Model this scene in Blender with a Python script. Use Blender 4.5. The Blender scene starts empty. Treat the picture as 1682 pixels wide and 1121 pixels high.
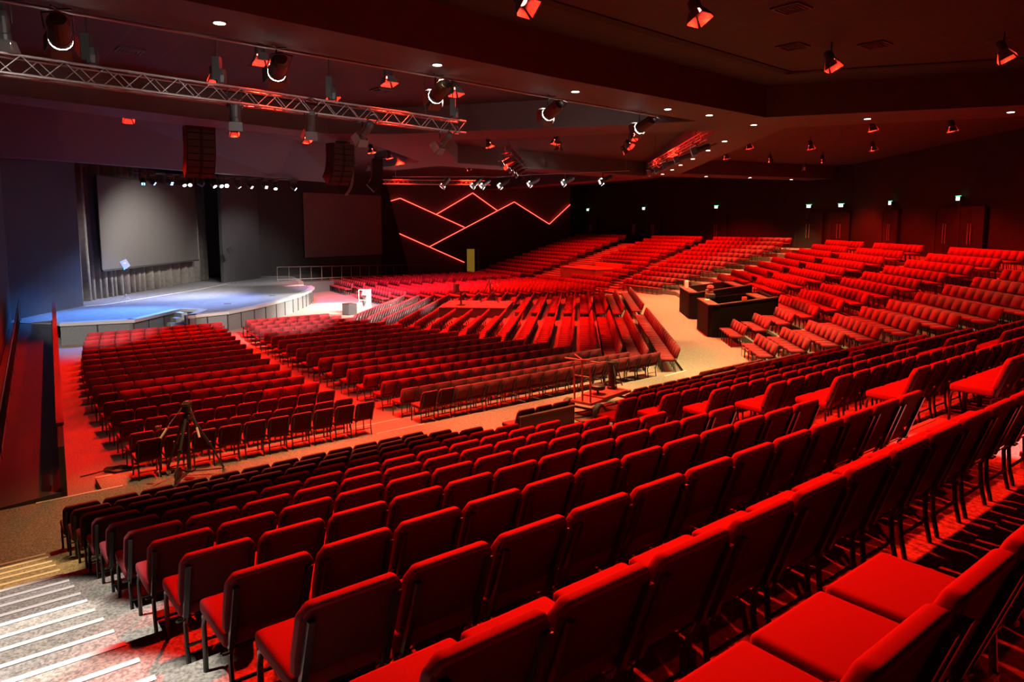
import bpy, bmesh, math, random
from mathutils import Vector, Matrix
import numpy as np
R = math.radians
PI = math.pi
C = bpy.context.scene.collection
SC = bpy.context.scene
random.seed(4)

# ------------------------------------------------------------------ camera, world, exposure, large lights
cam_d = bpy.data.cameras.new('camera'); cam = bpy.data.objects.new('camera', cam_d); C.objects.link(cam)
cam.location = (0, 0, 5.30)
cam.rotation_euler = (R(90 - 6.146), 0, 0)
cam_d.sensor_width = 36.0
cam_d.lens = 1152.15 / 1682 * 36
cam_d.shift_y = -(560.5 - 493.52) / 1682
cam_d.clip_start = 0.05; cam_d.clip_end = 300
SC.camera = cam
world = bpy.data.worlds.new('world'); SC.world = world; world.use_nodes = True
world.node_tree.nodes['Background'].inputs[0].default_value = (0.012, 0.008, 0.008, 1)
world.node_tree.nodes['Background'].inputs[1].default_value = 0.05
SC.view_settings.view_transform = 'Standard'
SC.view_settings.look = 'None'
SC.view_settings.exposure = 1.2
SC.view_settings.gamma = 1.0
SC.view_settings.use_curve_mapping = False
SC.cycles.max_bounces = 5; SC.cycles.diffuse_bounces = 1; SC.cycles.glossy_bounces = 2
SC.cycles.sample_clamp_indirect = 4.0
SC.cycles.use_denoising = True

RED = (1.0, 0.012, 0.004)
WHITE = (1.0, 0.93, 0.84)
WARM = (1.0, 0.60, 0.22)
BLUE = (0.12, 0.34, 1.0)
RED_W = 2000; WARM_W = 2600

def spot(loc, target, col, watt, deg, blend=0.5, parent=None, r=0.06, name='spot_light'):
    l = bpy.data.lights.new(name, 'SPOT'); l.color = col; l.energy = watt
    l.spot_size = R(deg); l.spot_blend = blend; l.shadow_soft_size = r
    o = bpy.data.objects.new(name, l); C.objects.link(o)
    o.location = loc
    dvec = Vector(target) - Vector(loc)
    o.rotation_euler = dvec.to_track_quat('-Z', 'Y').to_euler()
    if parent is not None:
        bpy.context.view_layer.update()
        o.parent = parent; o.matrix_parent_inverse = parent.matrix_world.inverted()
    return o

# ------------------------------------------------------------------ materials
def mat(name, col, rough=0.6, metal=0.0, spec=0.5, noise=None, bump=None, em=None, sheen=0.0):
    m = bpy.data.materials.new(name); m.use_nodes = True
    nt = m.node_tree; b = nt.nodes['Principled BSDF']
    b.inputs['Base Color'].default_value = (*col, 1); b.inputs['Roughness'].default_value = rough
    b.inputs['Metallic'].default_value = metal; b.inputs['Specular IOR Level'].default_value = spec
    if sheen: b.inputs['Sheen Weight'].default_value = sheen
    if noise:
        scale, amt, detail = noise
        tc = nt.nodes.new('ShaderNodeNewGeometry'); n = nt.nodes.new('ShaderNodeTexNoise')
        n.inputs['Scale'].default_value = scale; n.inputs['Detail'].default_value = detail
        nt.links.new(tc.outputs['Position'], n.inputs['Vector'])
        r = nt.nodes.new('ShaderNodeValToRGB')
        r.color_ramp.elements[0].position = 0.34; r.color_ramp.elements[1].position = 0.66
        r.color_ramp.elements[0].color = tuple(c * (1 - amt) for c in col) + (1,)
        r.color_ramp.elements[1].color = tuple(min(1, c * (1 + amt)) for c in col) + (1,)
        nt.links.new(n.outputs['Fac'], r.inputs['Fac']); nt.links.new(r.outputs['Color'], b.inputs['Base Color'])
        if bump:
            bp = nt.nodes.new('ShaderNodeBump'); bp.inputs['Strength'].default_value = bump; bp.inputs['Distance'].default_value = 0.01
            nt.links.new(n.outputs['Fac'], bp.inputs['Height']); nt.links.new(bp.outputs['Normal'], b.inputs['Normal'])
    if em:
        b.inputs['Emission Color'].default_value = (*em[0], 1); b.inputs['Emission Strength'].default_value = em[1]
    return m

def grid_mat(name, col, line, angle, w, h, rough=0.8):
    m = mat(name, col, rough); nt = m.node_tree; b = nt.nodes['Principled BSDF']
    g = nt.nodes.new('ShaderNodeNewGeometry'); mp = nt.nodes.new('ShaderNodeMapping'); mp.inputs['Rotation'].default_value = (0, 0, angle)
    br = nt.nodes.new('ShaderNodeTexBrick'); br.offset = 0.0; br.inputs['Scale'].default_value = 1.0
    br.inputs['Color1'].default_value = (*col, 1); br.inputs['Color2'].default_value = tuple(c * 0.92 for c in col) + (1,)
    br.inputs['Mortar'].default_value = (*line, 1); br.inputs['Mortar Size'].default_value = 0.02
    br.inputs['Brick Width'].default_value = w; br.inputs['Row Height'].default_value = h
    nt.links.new(g.outputs['Position'], mp.inputs['Vector']); nt.links.new(mp.outputs['Vector'], br.inputs['Vector'])
    nt.links.new(br.outputs['Color'], b.inputs['Base Color'])
    return m

M = dict(
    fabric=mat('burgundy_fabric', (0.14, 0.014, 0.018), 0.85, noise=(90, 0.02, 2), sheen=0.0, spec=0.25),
    rearshade=mat('rear_fabric', (0.055, 0.006, 0.008), 0.9, noise=(90, 0.05, 2), spec=0.15),  # burgundy fabric darkened: shade on the chair backs put into the colour
    metal=mat('black_metal', (0.022, 0.020, 0.020), 0.30, spec=0.5),
    carpet=mat('speckled_carpet', (0.17, 0.155, 0.137), 0.95, noise=(42, 0.40, 3), spec=0.1),
    tread=mat('tread_carpet', (0.20, 0.187, 0.17), 0.95, noise=(42, 0.40, 3), spec=0.1),
    stagefloor=mat('stage_carpet', (0.13, 0.13, 0.14), 0.9, noise=(3, 0.12, 4), spec=0.15),
    nosing=mat('pale_nosing', (0.42, 0.42, 0.42), 0.5),
    wall=mat('dark_wall_paint', (0.030, 0.028, 0.030), 0.8, noise=(0.6, 0.06, 2)),
    bluewall=mat('slate_wall_paint', (0.030, 0.030, 0.033), 0.8, noise=(0.6, 0.06, 2)),
    blackwall=mat('black_wall_paint', (0.0035, 0.003, 0.003), 0.8, noise=(0.6, 0.06, 2)),
    ceiling=grid_mat('ceiling_tile', (0.022, 0.020, 0.021), (0.04, 0.037, 0.04), R(-38.6), 1.2, 2.4),
    soffit=mat('soffit_paint', (0.06, 0.048, 0.048), 0.75, noise=(2, 0.06, 2)),
    mtnwall=mat('mountain_wall_paint', (0.10, 0.07, 0.07), 0.8),
    header=mat('header_paint', (0.035, 0.029, 0.030), 0.8),
    railm=mat('rail_paint', (0.10, 0.09, 0.08), 0.5),
    slot=mat('slot_black', (0.01, 0.01, 0.01), 0.9),
    curtain=mat('grey_curtain', (0.16, 0.145, 0.13), 0.9, noise=(4, 0.15, 3)),
    screen=mat('grey_screen', (0.05, 0.048, 0.046), 0.7),
    screen2=mat('brown_grey_screen', (0.16, 0.125, 0.11), 0.7),
    fascia=mat('fascia_panel', (0.07, 0.066, 0.062), 0.8, noise=(5, 0.06, 3)),
    fascia2=mat('fascia_carpet', (0.075, 0.075, 0.075), 0.9, noise=(30, 0.2, 3)),
    lip=mat('stage_lip', (0.21, 0.205, 0.195), 0.7),
    wood=mat('dark_wood', (0.10, 0.032, 0.018), 0.45, noise=(3, 0.3, 5)),
    booth=mat('booth_laminate', (0.007, 0.005, 0.005), 0.8, spec=0.1),
    boothtop=mat('booth_cap', (0.05, 0.03, 0.022), 0.5),
    rubber=mat('rubber', (0.02, 0.02, 0.02), 0.7),
    chrome=mat('chrome', (0.6, 0.6, 0.6), 0.25, metal=1.0),
    alu=mat('truss_aluminium', (0.24, 0.22, 0.22), 0.45, metal=0.4),
    dolly=mat('dolly_paint', (0.42, 0.05, 0.04), 0.45),
    panelred=mat('guard_panel', (0.08, 0.01, 0.01), 0.5),
    plastic=mat('black_plastic', (0.03, 0.03, 0.03), 0.5),
    flap=mat('flap_paint', (0.10, 0.09, 0.09), 0.6),
    speaker=mat('speaker_black', (0.018, 0.016, 0.016), 0.7, spec=0.15),
    speaker2=mat('speaker_grille', (0.045, 0.04, 0.038), 0.7, spec=0.15),
    yellow=mat('yellow_room', (0.50, 0.38, 0.06), 0.8),
    white=mat('white_paint', (0.36, 0.35, 0.34), 0.5),
    riser=mat('lit_riser_top', (0.34, 0.12, 0.07), 0.6),  # orange-red light on the riser's top is put into its colour
    riserside=mat('riser_side', (0.16, 0.12, 0.07), 0.7),
    ramp=mat('ramp_covering', (0.05, 0.047, 0.047), 0.32, spec=0.5),
    glass=mat('smoked_panel', (0.05, 0.012, 0.012), 0.25),
    bulb=mat('white_lens', (1, 1, 1), 0.4, em=((1, 0.95, 0.88), 28)),
    bulbdim=mat('white_lens_dim', (1, 1, 1), 0.4, em=((1, 0.95, 0.9), 4)),
    bulbpink=mat('warm_lens', (1, 1, 1), 0.4, em=((1, 0.72, 0.62), 2.2)),
    bulbblue=mat('blue_lens', (1, 1, 1), 0.4, em=((0.15, 0.45, 1.0), 4)),
    bulbred=mat('red_lens', (1, 0.2, 0.2), 0.4, em=((1, 0.10, 0.07), 10)),
    downlight=mat('downlight_lens', (1, 1, 1), 0.4, em=((1, 0.92, 0.78), 6)),
    led=mat('led_red', (1, 0.2, 0.1), 0.4, em=((1, 0.045, 0.028), 3.6)),
    green=mat('green_lens', (0.2, 1, 0.5), 0.4, em=((0.12, 1.0, 0.40), 1.3)),
    greenw=mat('green_white_lens', (0.6, 1, 0.8), 0.4, em=((0.6, 1.0, 0.75), 1.3)),
    skin=mat('pale_cover', (0.6, 0.5, 0.45), 0.7),
    redcover=mat('red_cover', (0.5, 0.06, 0.05), 0.6),
    paper=mat('paper', (0.7, 0.7, 0.68), 0.7),
    cyan=mat('cyan_tape', (0.05, 0.6, 0.75), 0.5),
)

# ------------------------------------------------------------------ mesh builder
class MB:
    def __init__(s): s.v = []; s.f = []
    def add(s, v, f, X=None):
        o = len(s.v)
        s.v += [tuple(X @ Vector(p)) if X is not None else tuple(p) for p in v]
        s.f += [tuple(i + o for i in q) for q in f]
        return s
    def box(s, c, d, X=None, rz=0.0):
        x, y, z = (k / 2 for k in d)
        v = [(-x, -y, -z), (x, -y, -z), (x, y, -z), (-x, y, -z), (-x, -y, z), (x, -y, z), (x, y, z), (-x, y, z)]
        T = Matrix.Translation(c) @ Matrix.Rotation(rz, 4, 'Z')
        if X is not None: T = X @ T
        return s.add(v, [(0, 3, 2, 1), (4, 5, 6, 7), (0, 1, 5, 4), (1, 2, 6, 5), (2, 3, 7, 6), (3, 0, 4, 7)], T)
    def tube(s, pts, r, n=6, cap=True):
        pts = [Vector(p) for p in pts]; rings = []
        up0 = None
        for i, p in enumerate(pts):
            t = (pts[min(i + 1, len(pts) - 1)] - pts[max(i - 1, 0)]).normalized()
            ref = Vector((0, 0, 1)) if abs(t.z) < 0.9 else Vector((1, 0, 0))
            a = t.cross(ref).normalized()
            if up0 is not None and a.dot(up0) < 0: a = -a
            up0 = a
            b = t.cross(a).normalized()
            rr = r[i] if isinstance(r, (list, tuple)) else r
            rings.append([p + rr * (math.cos(2 * PI * (k + .5) / n) * a + math.sin(2 * PI * (k + .5) / n) * b) for k in range(n)])
        v = [q for g in rings for q in g]; f = []
        for i in range(len(pts) - 1):
            for k in range(n):
                k2 = (k + 1) % n
                f.append((i * n + k, i * n + k2, (i + 1) * n + k2, (i + 1) * n + k))
        if cap:
            f.append(tuple(range(n - 1, -1, -1))); f.append(tuple((len(pts) - 1) * n + k for k in range(n)))
        return s.add(v, f)
    def prism(s, poly, z0, z1):
        n = len(poly)
        z0 = z0 if isinstance(z0, (list, tuple)) else [z0] * n
        z1 = z1 if isinstance(z1, (list, tuple)) else [z1] * n
        v = [(p[0], p[1], z0[i]) for i, p in enumerate(poly)] + [(p[0], p[1], z1[i]) for i, p in enumerate(poly)]
        f = [tuple(range(n - 1, -1, -1)), tuple(range(n, 2 * n))]
        f += [(i, (i + 1) % n, n + (i + 1) % n, n + i) for i in range(n)]
        return s.add(v, f)
    def poly3(s, pts, off):
        """solid slab: planar polygon pts extruded by vector off"""
        n = len(pts); off = Vector(off)
        v = [tuple(p) for p in pts] + [tuple(Vector(p) + off) for p in pts]
        f = [tuple(range(n)), tuple(range(2 * n - 1, n - 1, -1))]
        f += [((i + 1) % n, i, n + i, n + (i + 1) % n) for i in range(n)]
        return s.add(v, f)
    def lathe(s, prof, n=16, X=None):
        v = []; f = []
        for (r, z) in prof:
            v += [(r * math.cos(2 * PI * k / n), r * math.sin(2 * PI * k / n), z) for k in range(n)]
        for i in range(len(prof) - 1):
            for k in range(n):
                k2 = (k + 1) % n
                f.append((i * n + k, i * n + k2, (i + 1) * n + k2, (i + 1) * n + k))
        f.append(tuple(range(n - 1, -1, -1))); f.append(tuple((len(prof) - 1) * n + k for k in range(n)))
        return s.add(v, f, X)
    def mesh(s, name, m, smooth=False):
        me = bpy.data.meshes.new(name); me.from_pydata(s.v, [], s.f)
        bm = bmesh.new(); bm.from_mesh(me); bmesh.ops.recalc_face_normals(bm, faces=bm.faces); bm.to_mesh(me); bm.free()
        if m is not None: me.materials.append(m)
        if smooth:
            for p in me.polygons: p.use_smooth = True
        return me
    def build(s, name, m, parent=None, smooth=False, kind=None):
        o = bpy.data.objects.new(name, s.mesh(name, m, smooth)); C.objects.link(o)
        if parent is not None: o.parent = parent
        if kind: o['kind'] = kind
        return o

def bevelled(mb, name, m, w, seg, smooth=True):
    me = mb.mesh(name, m); bm = bmesh.new(); bm.from_mesh(me)
    bmesh.ops.bevel(bm, geom=list(bm.edges), offset=w, segments=seg, affect='EDGES', profile=0.6, clamp_overlap=True)
    for f in bm.faces: f.smooth = smooth
    bm.to_mesh(me); bm.free(); return me
def link(name, me, parent=None):
    o = bpy.data.objects.new(name, me); C.objects.link(o)
    if parent is not None: o.parent = parent
    return o
def tag(o, label, cat, group=None):
    o['label'] = label; o['category'] = cat
    if group: o['group'] = group
    return o
def thing(name, label, cat, loc, rz=0.0, group=None, rot=None):
    o = bpy.data.objects.new(name, None); C.objects.link(o); o.empty_display_size = 0.1
    o.location = loc; o.rotation_euler = rot if rot is not None else (0, 0, rz)
    return tag(o, label, cat, group)
def dup(root, loc, rz, label, group=None):
    r = root.copy(); C.objects.link(r); r.location = loc; r.rotation_euler = (0, 0, rz); r['label'] = label
    if group: r['group'] = group
    for ch in list(root.children):
        if ch.type != 'MESH': continue
        c = ch.copy(); C.objects.link(c); c.parent = r
        for g in ch.children:
            k = g.copy(); C.objects.link(k); k.parent = c
    return r

# ------------------------------------------------------------------ plan of the hall: rows are given by angle th and outward offset c
def dn(th):
    a = R(th); return Vector((math.cos(a), math.sin(a), 0)), Vector((math.sin(a), -math.cos(a), 0))
def pt(th, s, c, z=0.0):
    d, n = dn(th); p = d * s + n * c; return Vector((p.x, p.y, z))
def meet(th1, c1, th2, c2):
    _, a = dn(th1); _, b = dn(th2); det = a.x * b.y - a.y * b.x
    return Vector(((c1 * b.y - c2 * a.y) / det, (a.x * c2 - b.x * c1) / det, 0))
TE, TG, TH = 38.6, 85.0, 120.5
cE = lambda k: -11.917 + 1.0254 * k
cG = lambda k: 7.14 + 0.92 * k
cH = lambda k: 35.15 + 1.0 * k
ZT = lambda k: 0.27 + 0.286 * k
ring = lambda e, g, h, u0=-1.6, s1=67.0: [pt(TE, u0, e), meet(TE, e, TG, g), meet(TG, g, TH, h), pt(TH, s1, h)]

# ------------------------------------------------------------------ setting: floors and tiers
b = MB(); b.prism([(-32, -9), (34, -9), (34, 96), (-32, 96)], -0.3, 0.0); b.build('floor', M['carpet'], kind='structure')
def strip(mb, inner, outer, z0, z1):
    for i in range(3):
        mb.prism([inner[i], inner[i + 1], outer[i + 1], outer[i]], z0, z1)
b = MB()
low_in = ring(-16.2, 2.62, 31.75, 2.0); aisle_in = ring(-14.98, 3.85, 33.0, -1.6)
strip(b, low_in, ring(-14.98, 3.85, 33.0, 2.0), 0.0, 0.14)
b.build('floor_low_step', M['carpet'], kind='structure')
EDGE = [aisle_in] + [ring(cE(k) - .78, cG(k) - .75, cH(k) - .78) for k in range(1, 12)] + [ring(3.0, 20.9, 49.1)]
b = MB(); strip(b, EDGE[0], EDGE[1], 0.0, ZT(0)); b.build('floor_cross_aisle', M['carpet'], kind='structure')
b = MB()
for k in range(1, 12): strip(b, EDGE[k], EDGE[k + 1], 0.0, ZT(k))
b.build('floor_tiers', M['carpet'], kind='structure')
# half steps of the stair aisles, with pale nosings along every edge
hs = MB(); ns = MB()
def aisle_steps(th, cf, off, dc, s0f, s1f):
    for k in range(1, 12):
        s0, s1 = s0f(k), s1f(k); c = cf(k) - off
        hs.prism([pt(th, s0, c - dc), pt(th, s1, c - dc), pt(th, s1, c), pt(th, s0, c)], ZT(k - 1), ZT(k) - .143)
        for cc, z in ((c - dc, ZT(k) - .143), (c, ZT(k))):
            ns.prism([pt(th, s0, cc - .012), pt(th, s1, cc - .012), pt(th, s1, cc + .045), pt(th, s0, cc + .045)], z - .035, z + .006)
aisle_steps(TE, cE, .78, .50, lambda k: -1.6, lambda k: .80)
aisle_steps(TE, cE, .78, .50, lambda k: 7.35, lambda k: 9.6)
aisle_steps(TE, cE, .78, .50, lambda k: 15.25, lambda k: 16.5)
aisle_steps(TG, cG, .75, .45, lambda k: 27.55 - .1 * k, lambda k: 29.0 - .08 * k)
aisle_steps(TG, cG, .75, .45, lambda k: 34.5, lambda k: 36.2)
aisle_steps(TG, cG, .75, .45, lambda k: 42.2, lambda k: 43.4)
aisle_steps(TH, cH, .78, .50, lambda k: 42.6 + .13 * k, lambda k: 44.9 + .03 * k)
aisle_steps(TH, cH, .78, .50, lambda k: 52.2, lambda k: 55.3)
aisle_steps(TH, cH, .78, .50, lambda k: 64.6, lambda k: 66.4)
hs.build('floor_aisle_steps', M['tread'], kind='structure')
ns.build('trim_1', M['nosing'], kind='structure')
# pale edge strips where the flat-floor aisles meet the cross aisle
b = MB()
for s0, s1 in ((.9, 2.3), (7.75, 9.1)):
    b.prism([pt(TE, s0, -15.0), pt(TE, s1, -15.0), pt(TE, s1, -14.94), pt(TE, s0, -14.94)], .25, .276)
    b.prism([pt(TE, max(s0, 2.0), -16.22), pt(TE, s1, -16.22), pt(TE, s1, -16.16), pt(TE, max(s0, 2.0), -16.16)], .12, .146)
p = meet(TE, -14.98, TG, 3.85)
b.prism([p + Vector((-.9, -.9, 0)), p + Vector((-.85, -.95, 0)), p + Vector((.1, .0, 0)), p + Vector((.05, .05, 0))], .26, .276)
b.build('trim_2', M['nosing'], kind='structure')

# walls
HW0 = meet(TG, 20.8, TH, 49.0); HW1 = pt(TH, 67.0, 49.0); EW = meet(TG, 20.8, TE, 3.0)
P_SIDE = [pt(TE, 1.95, -38.9), pt(TE, -.25, -15.0), pt(TE, -3.0, 3.0)]
CEIL = 9.8
def wall(name, a, c_, z0=0.0, z1=CEIL, m='wall', t=0.25, side=1):
    a = Vector(a); c_ = Vector(c_); d = (c_ - a); n = Vector((d.y, -d.x, 0)).normalized() * t * side
    w = MB(); w.prism([a, c_, c_ + n, a + n], z0, z1); return w.build(name, M[m], kind='structure')
wall('wall_back_right', HW0, EW, m='blackwall', side=-1)
wall('wall_back', HW1, HW0, m='blackwall', side=-1)
wall('wall_rear', EW, P_SIDE[2], m='blackwall', side=-1)
wall('wall_left', P_SIDE[0], P_SIDE[1], m='bluewall', side=1)
wall('wall_left_rear', P_SIDE[1], P_SIDE[2], m='bluewall', side=1)
MW0, MW1 = Vector((-12.4, 70.6, 0)), Vector((6.7, 81.7, 0))
wall('wall_mountain', MW0, MW1, m='mtnwall', side=-1)
wall('wall_mountain_return', MW1, HW1, m='blackwall', side=-1)
wall('wall_stage_left', P_SIDE[0], (-22.8, 37.07, 0), m='bluewall', side=-1)
wall('wall_stage_right', (-21.4, 52.0, 0), (-20.4, 56.8, 0), m='bluewall', side=-1)
wall('wall_stage_return', (-20.4, 56.8, 0), (-21.5, 59.0, 0), m='wall', side=-1)
wall('wall_screen', (-21.5, 59.0, 0), MW0, m='wall', side=-1)
wall('wall_stage_back', (-25.2, 35.0, 0), (-25.2, 56.0, 0), m='blackwall', side=-1)
b = MB()
dd = (MW1 - MW0).normalized(); nn = Vector((dd.y, -dd.x, 0))      # nn points into the room
mw = lambda L, z, o=0.0: MW0 + dd * L + nn * o + Vector((0, 0, z))
b.poly3([mw(-.9, 9.78, .05), mw(-.35, 9.78, .05), mw(1.95, .8, .05), mw(1.95, 0, .05), mw(-.9, 0, .05)], nn * .35)
b.build('trim_3', M['blackwall'], kind='structure')

# ceiling with its dropped ring beams
b = MB(); b.prism([(-32, -9), (34, -9), (34, 96), (-32, 96)], CEIL, CEIL + .3); b.build('ceiling', M['ceiling'], kind='structure')
ZB = 8.8
def beam(name, poly):
    w = MB(); w.prism(poly, ZB, CEIL - .001); return w.build(name, M['soffit'], kind='structure')
beam('ceiling_beam_front', [(-10.4, 8.2), (-7.44, 11.42), (-3.63, 15.35), (.99, 19.85), (6.32, 24.31), (8.3, 23.49), (.85, 17.06), (-5.15, 11.42), (-8.6, 7.6)])
beam('ceiling_beam_radial', [(8.3, 23.49), (24.0, 17.9), (24.6, 20.1), (9.91, 25.96), (7.68, 26.79), (6.32, 24.31)])
beam('ceiling_beam_side', [(7.68, 26.79), (9.91, 25.96), (10.58, 34.53), (11.6, 48.8), (9.6, 51.3), (8.73, 39.43)])
beam('ceiling_beam_inward', [(6.32, 24.31), (7.68, 26.79), (3.75, 27.67), (.96, 28.81), (-3.0, 29.84), (-4.26, 27.67), (-1.86, 26.96), (3.42, 25.33)])
beam('ceiling_beam_stage', [(-15.8, 17.2), (-13.8, 19.4), (-11.28, 22.49), (-7.09, 27.67), (-4.26, 27.67), (-3.0, 29.84), (-6.22, 30.27), (-8.25, 28.42), (-12.28, 24.45), (-14.7, 20.63), (-16.6, 18.6)])
beam('ceiling_beam_middle', [(-6.22, 30.27), (-3.0, 29.84), (-3.09, 40.58), (-5.14, 39.81)])
beam('ceiling_beam_crossing', [(-5.14, 39.81), (-3.09, 40.58), (9.6, 51.3), (8.4, 53.6), (-4.4, 42.6), (-7.65, 46.2), (-8.6, 44.5)])
beam('ceiling_beam_far_side', [(9.6, 51.3), (11.6, 48.8), (26.0, 55.0), (25.6, 57.4)])
beam('ceiling_beam_far', [(8.4, 53.6), (9.6, 51.3), (11.0, 53.0), (-1.0, 72.5), (-3.0, 71.0)])
b = MB()
sl = [(-3.0, 8.3), (.5, 14.75), (3.88, 17.8), (8.2, 21.6), (14.0, 19.75), (22.0, 17.2)]
for p, q in zip(sl[1:-1], sl[2:]):
    p, q = Vector((*p, 0)), Vector((*q, 0)); n = Vector(((q - p).y, -(q - p).x, 0)).normalized() * .28
    b.prism([p, q, q + n, p + n], CEIL - .03, CEIL - .002)
b.build('trim_4', M['slot'], kind='structure')
# sloped header over the stage
b = MB()
top = [(-17.6, 21.2, 9.79), (-15.7, 24.5, 9.79), (-11.6, 38.0, 9.79), (-8.9, 41.0, 9.79)]
bot = [(-19.6, 24.6, 7.75), (-17.5, 27.9, 7.8), (-14.3, 43.5, 8.15), (-10.7, 44.0, 7.9)]
for i in range(3):
    b.poly3([top[i], top[i + 1], bot[i + 1], bot[i]], (-.8, .15, .02))
b.build('ceiling_header', M['header'], kind='structure')

# ------------------------------------------------------------------ stage
curve = [(-15.75, 32.6), (-15.32, 33.16), (-14.14, 34.75), (-13.6, 37.0), (-13.3, 39.6), (-13.15, 42.17), (-13.2, 44.3), (-13.35, 46.3), (-13.75, 48.5), (-14.4, 49.9)]
outline = [(-22.5, 30.2), (-19.87, 30.52), (-17.24, 31.7), (-17.05, 35.75), (-15.8, 35.6)] + [(-15.75, 33.6)] + curve[2:] + [(-16.1, 49.3), (-15.15, 50.65), (-15.88, 53.11), (-18.4, 58.6), (-21.6, 58.9), (-25.2, 57.0), (-25.2, 35.0), (-22.9, 35.0)]
outline = [(-22.5, 30.6), (-19.87, 30.52), (-17.24, 31.7), (-17.05, 35.75), (-15.9, 35.6), (-15.45, 33.1)] + curve[2:] + outline[-8:]
b = MB(); b.prism(outline, .88, 1.0); st = b.build('floor_stage', M['stagefloor'], kind='structure')
b = MB()
edge = [Vector((*p, 0)) for p in outline[1:19]]
for p, q in zip(edge[:-1], edge[1:]):
    n = Vector(((q - p).y, -(q - p).x, 0)).normalized()
    b.prism([p - n * .32, q - n * .32, q + n * .05, p + n * .05], .86, 1.006)
b.build('trim_5', M['lip'], kind='structure')
b = MB(); b2 = MB(); b3 = MB()
k = 0
for p, q in zip(edge[:-1], edge[1:]):
    L = (q - p).length; n = Vector(((q - p).y, -(q - p).x, 0)).normalized(); m_ = max(1, round(L / 1.25))
    for i in range(m_):
        a_ = p.lerp(q, i / m_) - n * .10; c_ = p.lerp(q, (i + 1) / m_) - n * .10
        (b if k % 3 else b2).prism([a_, c_, c_ - n * .2, a_ - n * .2], 0, .87)
        e = (c_ - a_).normalized() * .05; b3.prism([c_ - e, c_ + e * .2, c_ - n * .02 + e * .2 + n * .045, c_ - e + n * .045], .02, .86)
        k += 1
b.build('stage_fascia', M['fascia'], kind='structure'); b2.build('stage_fascia_carpet', M['fascia2'], kind='structure'); b3.build('trim_6', M['slot'], kind='structure')
# ramp with its rail and parapet on the left
rl0, rl1 = pt(TE, -.15, -15.0, .275), pt(TE, 1.9, -38.3, 1.0)
rr0, rr1 = pt(TE, 1.32, -15.3, .275), pt(TE, 3.42, -37.6, 1.0)
b = MB(); b.add([rl0, rr0, rr1, rl1, rl0 - Vector((0, 0, .27)), rr0 - Vector((0, 0, .27)), rr1 - Vector((0, 0, 1)), rl1 - Vector((0, 0, 1))],
                [(0, 1, 2, 3), (7, 6, 5, 4), (0, 4, 5, 1), (1, 5, 6, 2), (2, 6, 7, 3), (3, 7, 4, 0)])
b.build('floor_ramp', M['ramp'], kind='structure')
up = Vector((0, 0, 1))
pw = thing('ramp_parapet', 'long low dark red parapet along the right edge of the left ramp', 'parapet', rr0 * 1)
dv = rr1 - rr0; sd = Vector((dv.y, -dv.x, 0)).normalized() * .10
def quadbox(mb, a, c_, s, z0, z1):
    mb.add([a + up * z0, c_ + up * z0, c_ + s + up * z0, a + s + up * z0, a + up * z1, c_ + up * z1, c_ + s + up * z1, a + s + up * z1],
           [(0, 3, 2, 1), (4, 5, 6, 7), (0, 1, 5, 4), (1, 2, 6, 5), (2, 3, 7, 6), (3, 0, 4, 7)])
b = MB(); quadbox(b, dv * .075, dv, sd, -.27, .86); b.build('panel', M['glass'], pw)
b = MB(); quadbox(b, dv * .07 - sd * .2, dv * 1.0 - sd * .2, sd * 1.4, .86, .91); b.build('cap', M['panelred'], pw)
b = MB()
quadbox(b, dv * .0, dv * .012, sd, -.2, .88); quadbox(b, dv * .066, dv * .075, sd, -.2, .86); quadbox(b, dv * .01, dv * .068, sd, .80, .86); quadbox(b, dv * .01, dv * .068, sd, .30, .36); b.build('end_frame', M['metal'], pw)
hr = thing('handrail', 'dark metal handrail with balusters on the wall side of the left ramp', 'handrail', rl0)
a_, e_ = Vector((.28, .36, 0)), (rl1 - rl0) + Vector((.22, .28, 0))
b = MB(); b.tube([a_ + up * .92, e_ + up * .92], .028, 8); b.build('rail', M['metal'], hr)
b = MB(); b.tube([a_ + up * .12, e_ + up * .12], .018, 6); b.build('bottom_rail', M['metal'], hr)
b = MB()
for i in range(96):
    p = a_.lerp(e_, i / 95); b.tube([p + up * .12, p + up * .92], .011, 5)
b.build('balusters', M['metal'], hr)
b = MB()
for i in range(9):
    p = a_.lerp(e_, i / 8); b.tube([p, p + up * .93], .024, 6)
b.build('posts', M['metal'], hr)
# right-hand guard rail running down along the screen wall
hr = thing('guardrail', 'grey metal guardrail with thin posts under the wall screen', 'guardrail', (-17.9, 53.4, 1.0))
a_, e_ = Vector((0, 0, 0)), Vector((9.0, 16.9, -.75))
b = MB(); b.tube([a_ + up * 1.08, e_ + up * 1.08], .035, 8); b.build('rail', M['railm'], hr)
b = MB(); b.tube([a_ + up * .12, e_ + up * .12], .045, 6); b.build('bottom_rail', M['railm'], hr)
for i in range(17):
    p = a_.lerp(e_, i / 16); b = MB(); b.tube([p - up * (.02 if i < 3 else 1.0 - .045 * i + .02), p + up * 1.08], .03 if i % 2 == 0 else .018, 6); b.build('post', M['railm'], hr)
b = MB(); b.prism([(-18.0, 53.0), (-16.2, 53.0), (-8.2, 70.0), (-10.6, 71.6)], 0, [.96, .96, .22, .22]); b.build('floor_ramp_right', M['wall'], kind='structure')
# stage steps
stp = thing('stage_steps', 'short carpeted steps in the notch of the stage front', 'steps', (-17.35, 35.55, 0), R(-35))
for i in range(4):
    b = MB(); b.box((.32, -.35 - .3 * (3 - i) + .45, (.22 * (i + 1)) / 2), (1.25, .30, .22 * (i + 1))); b.build('tread', M['lip'], stp)
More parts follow.
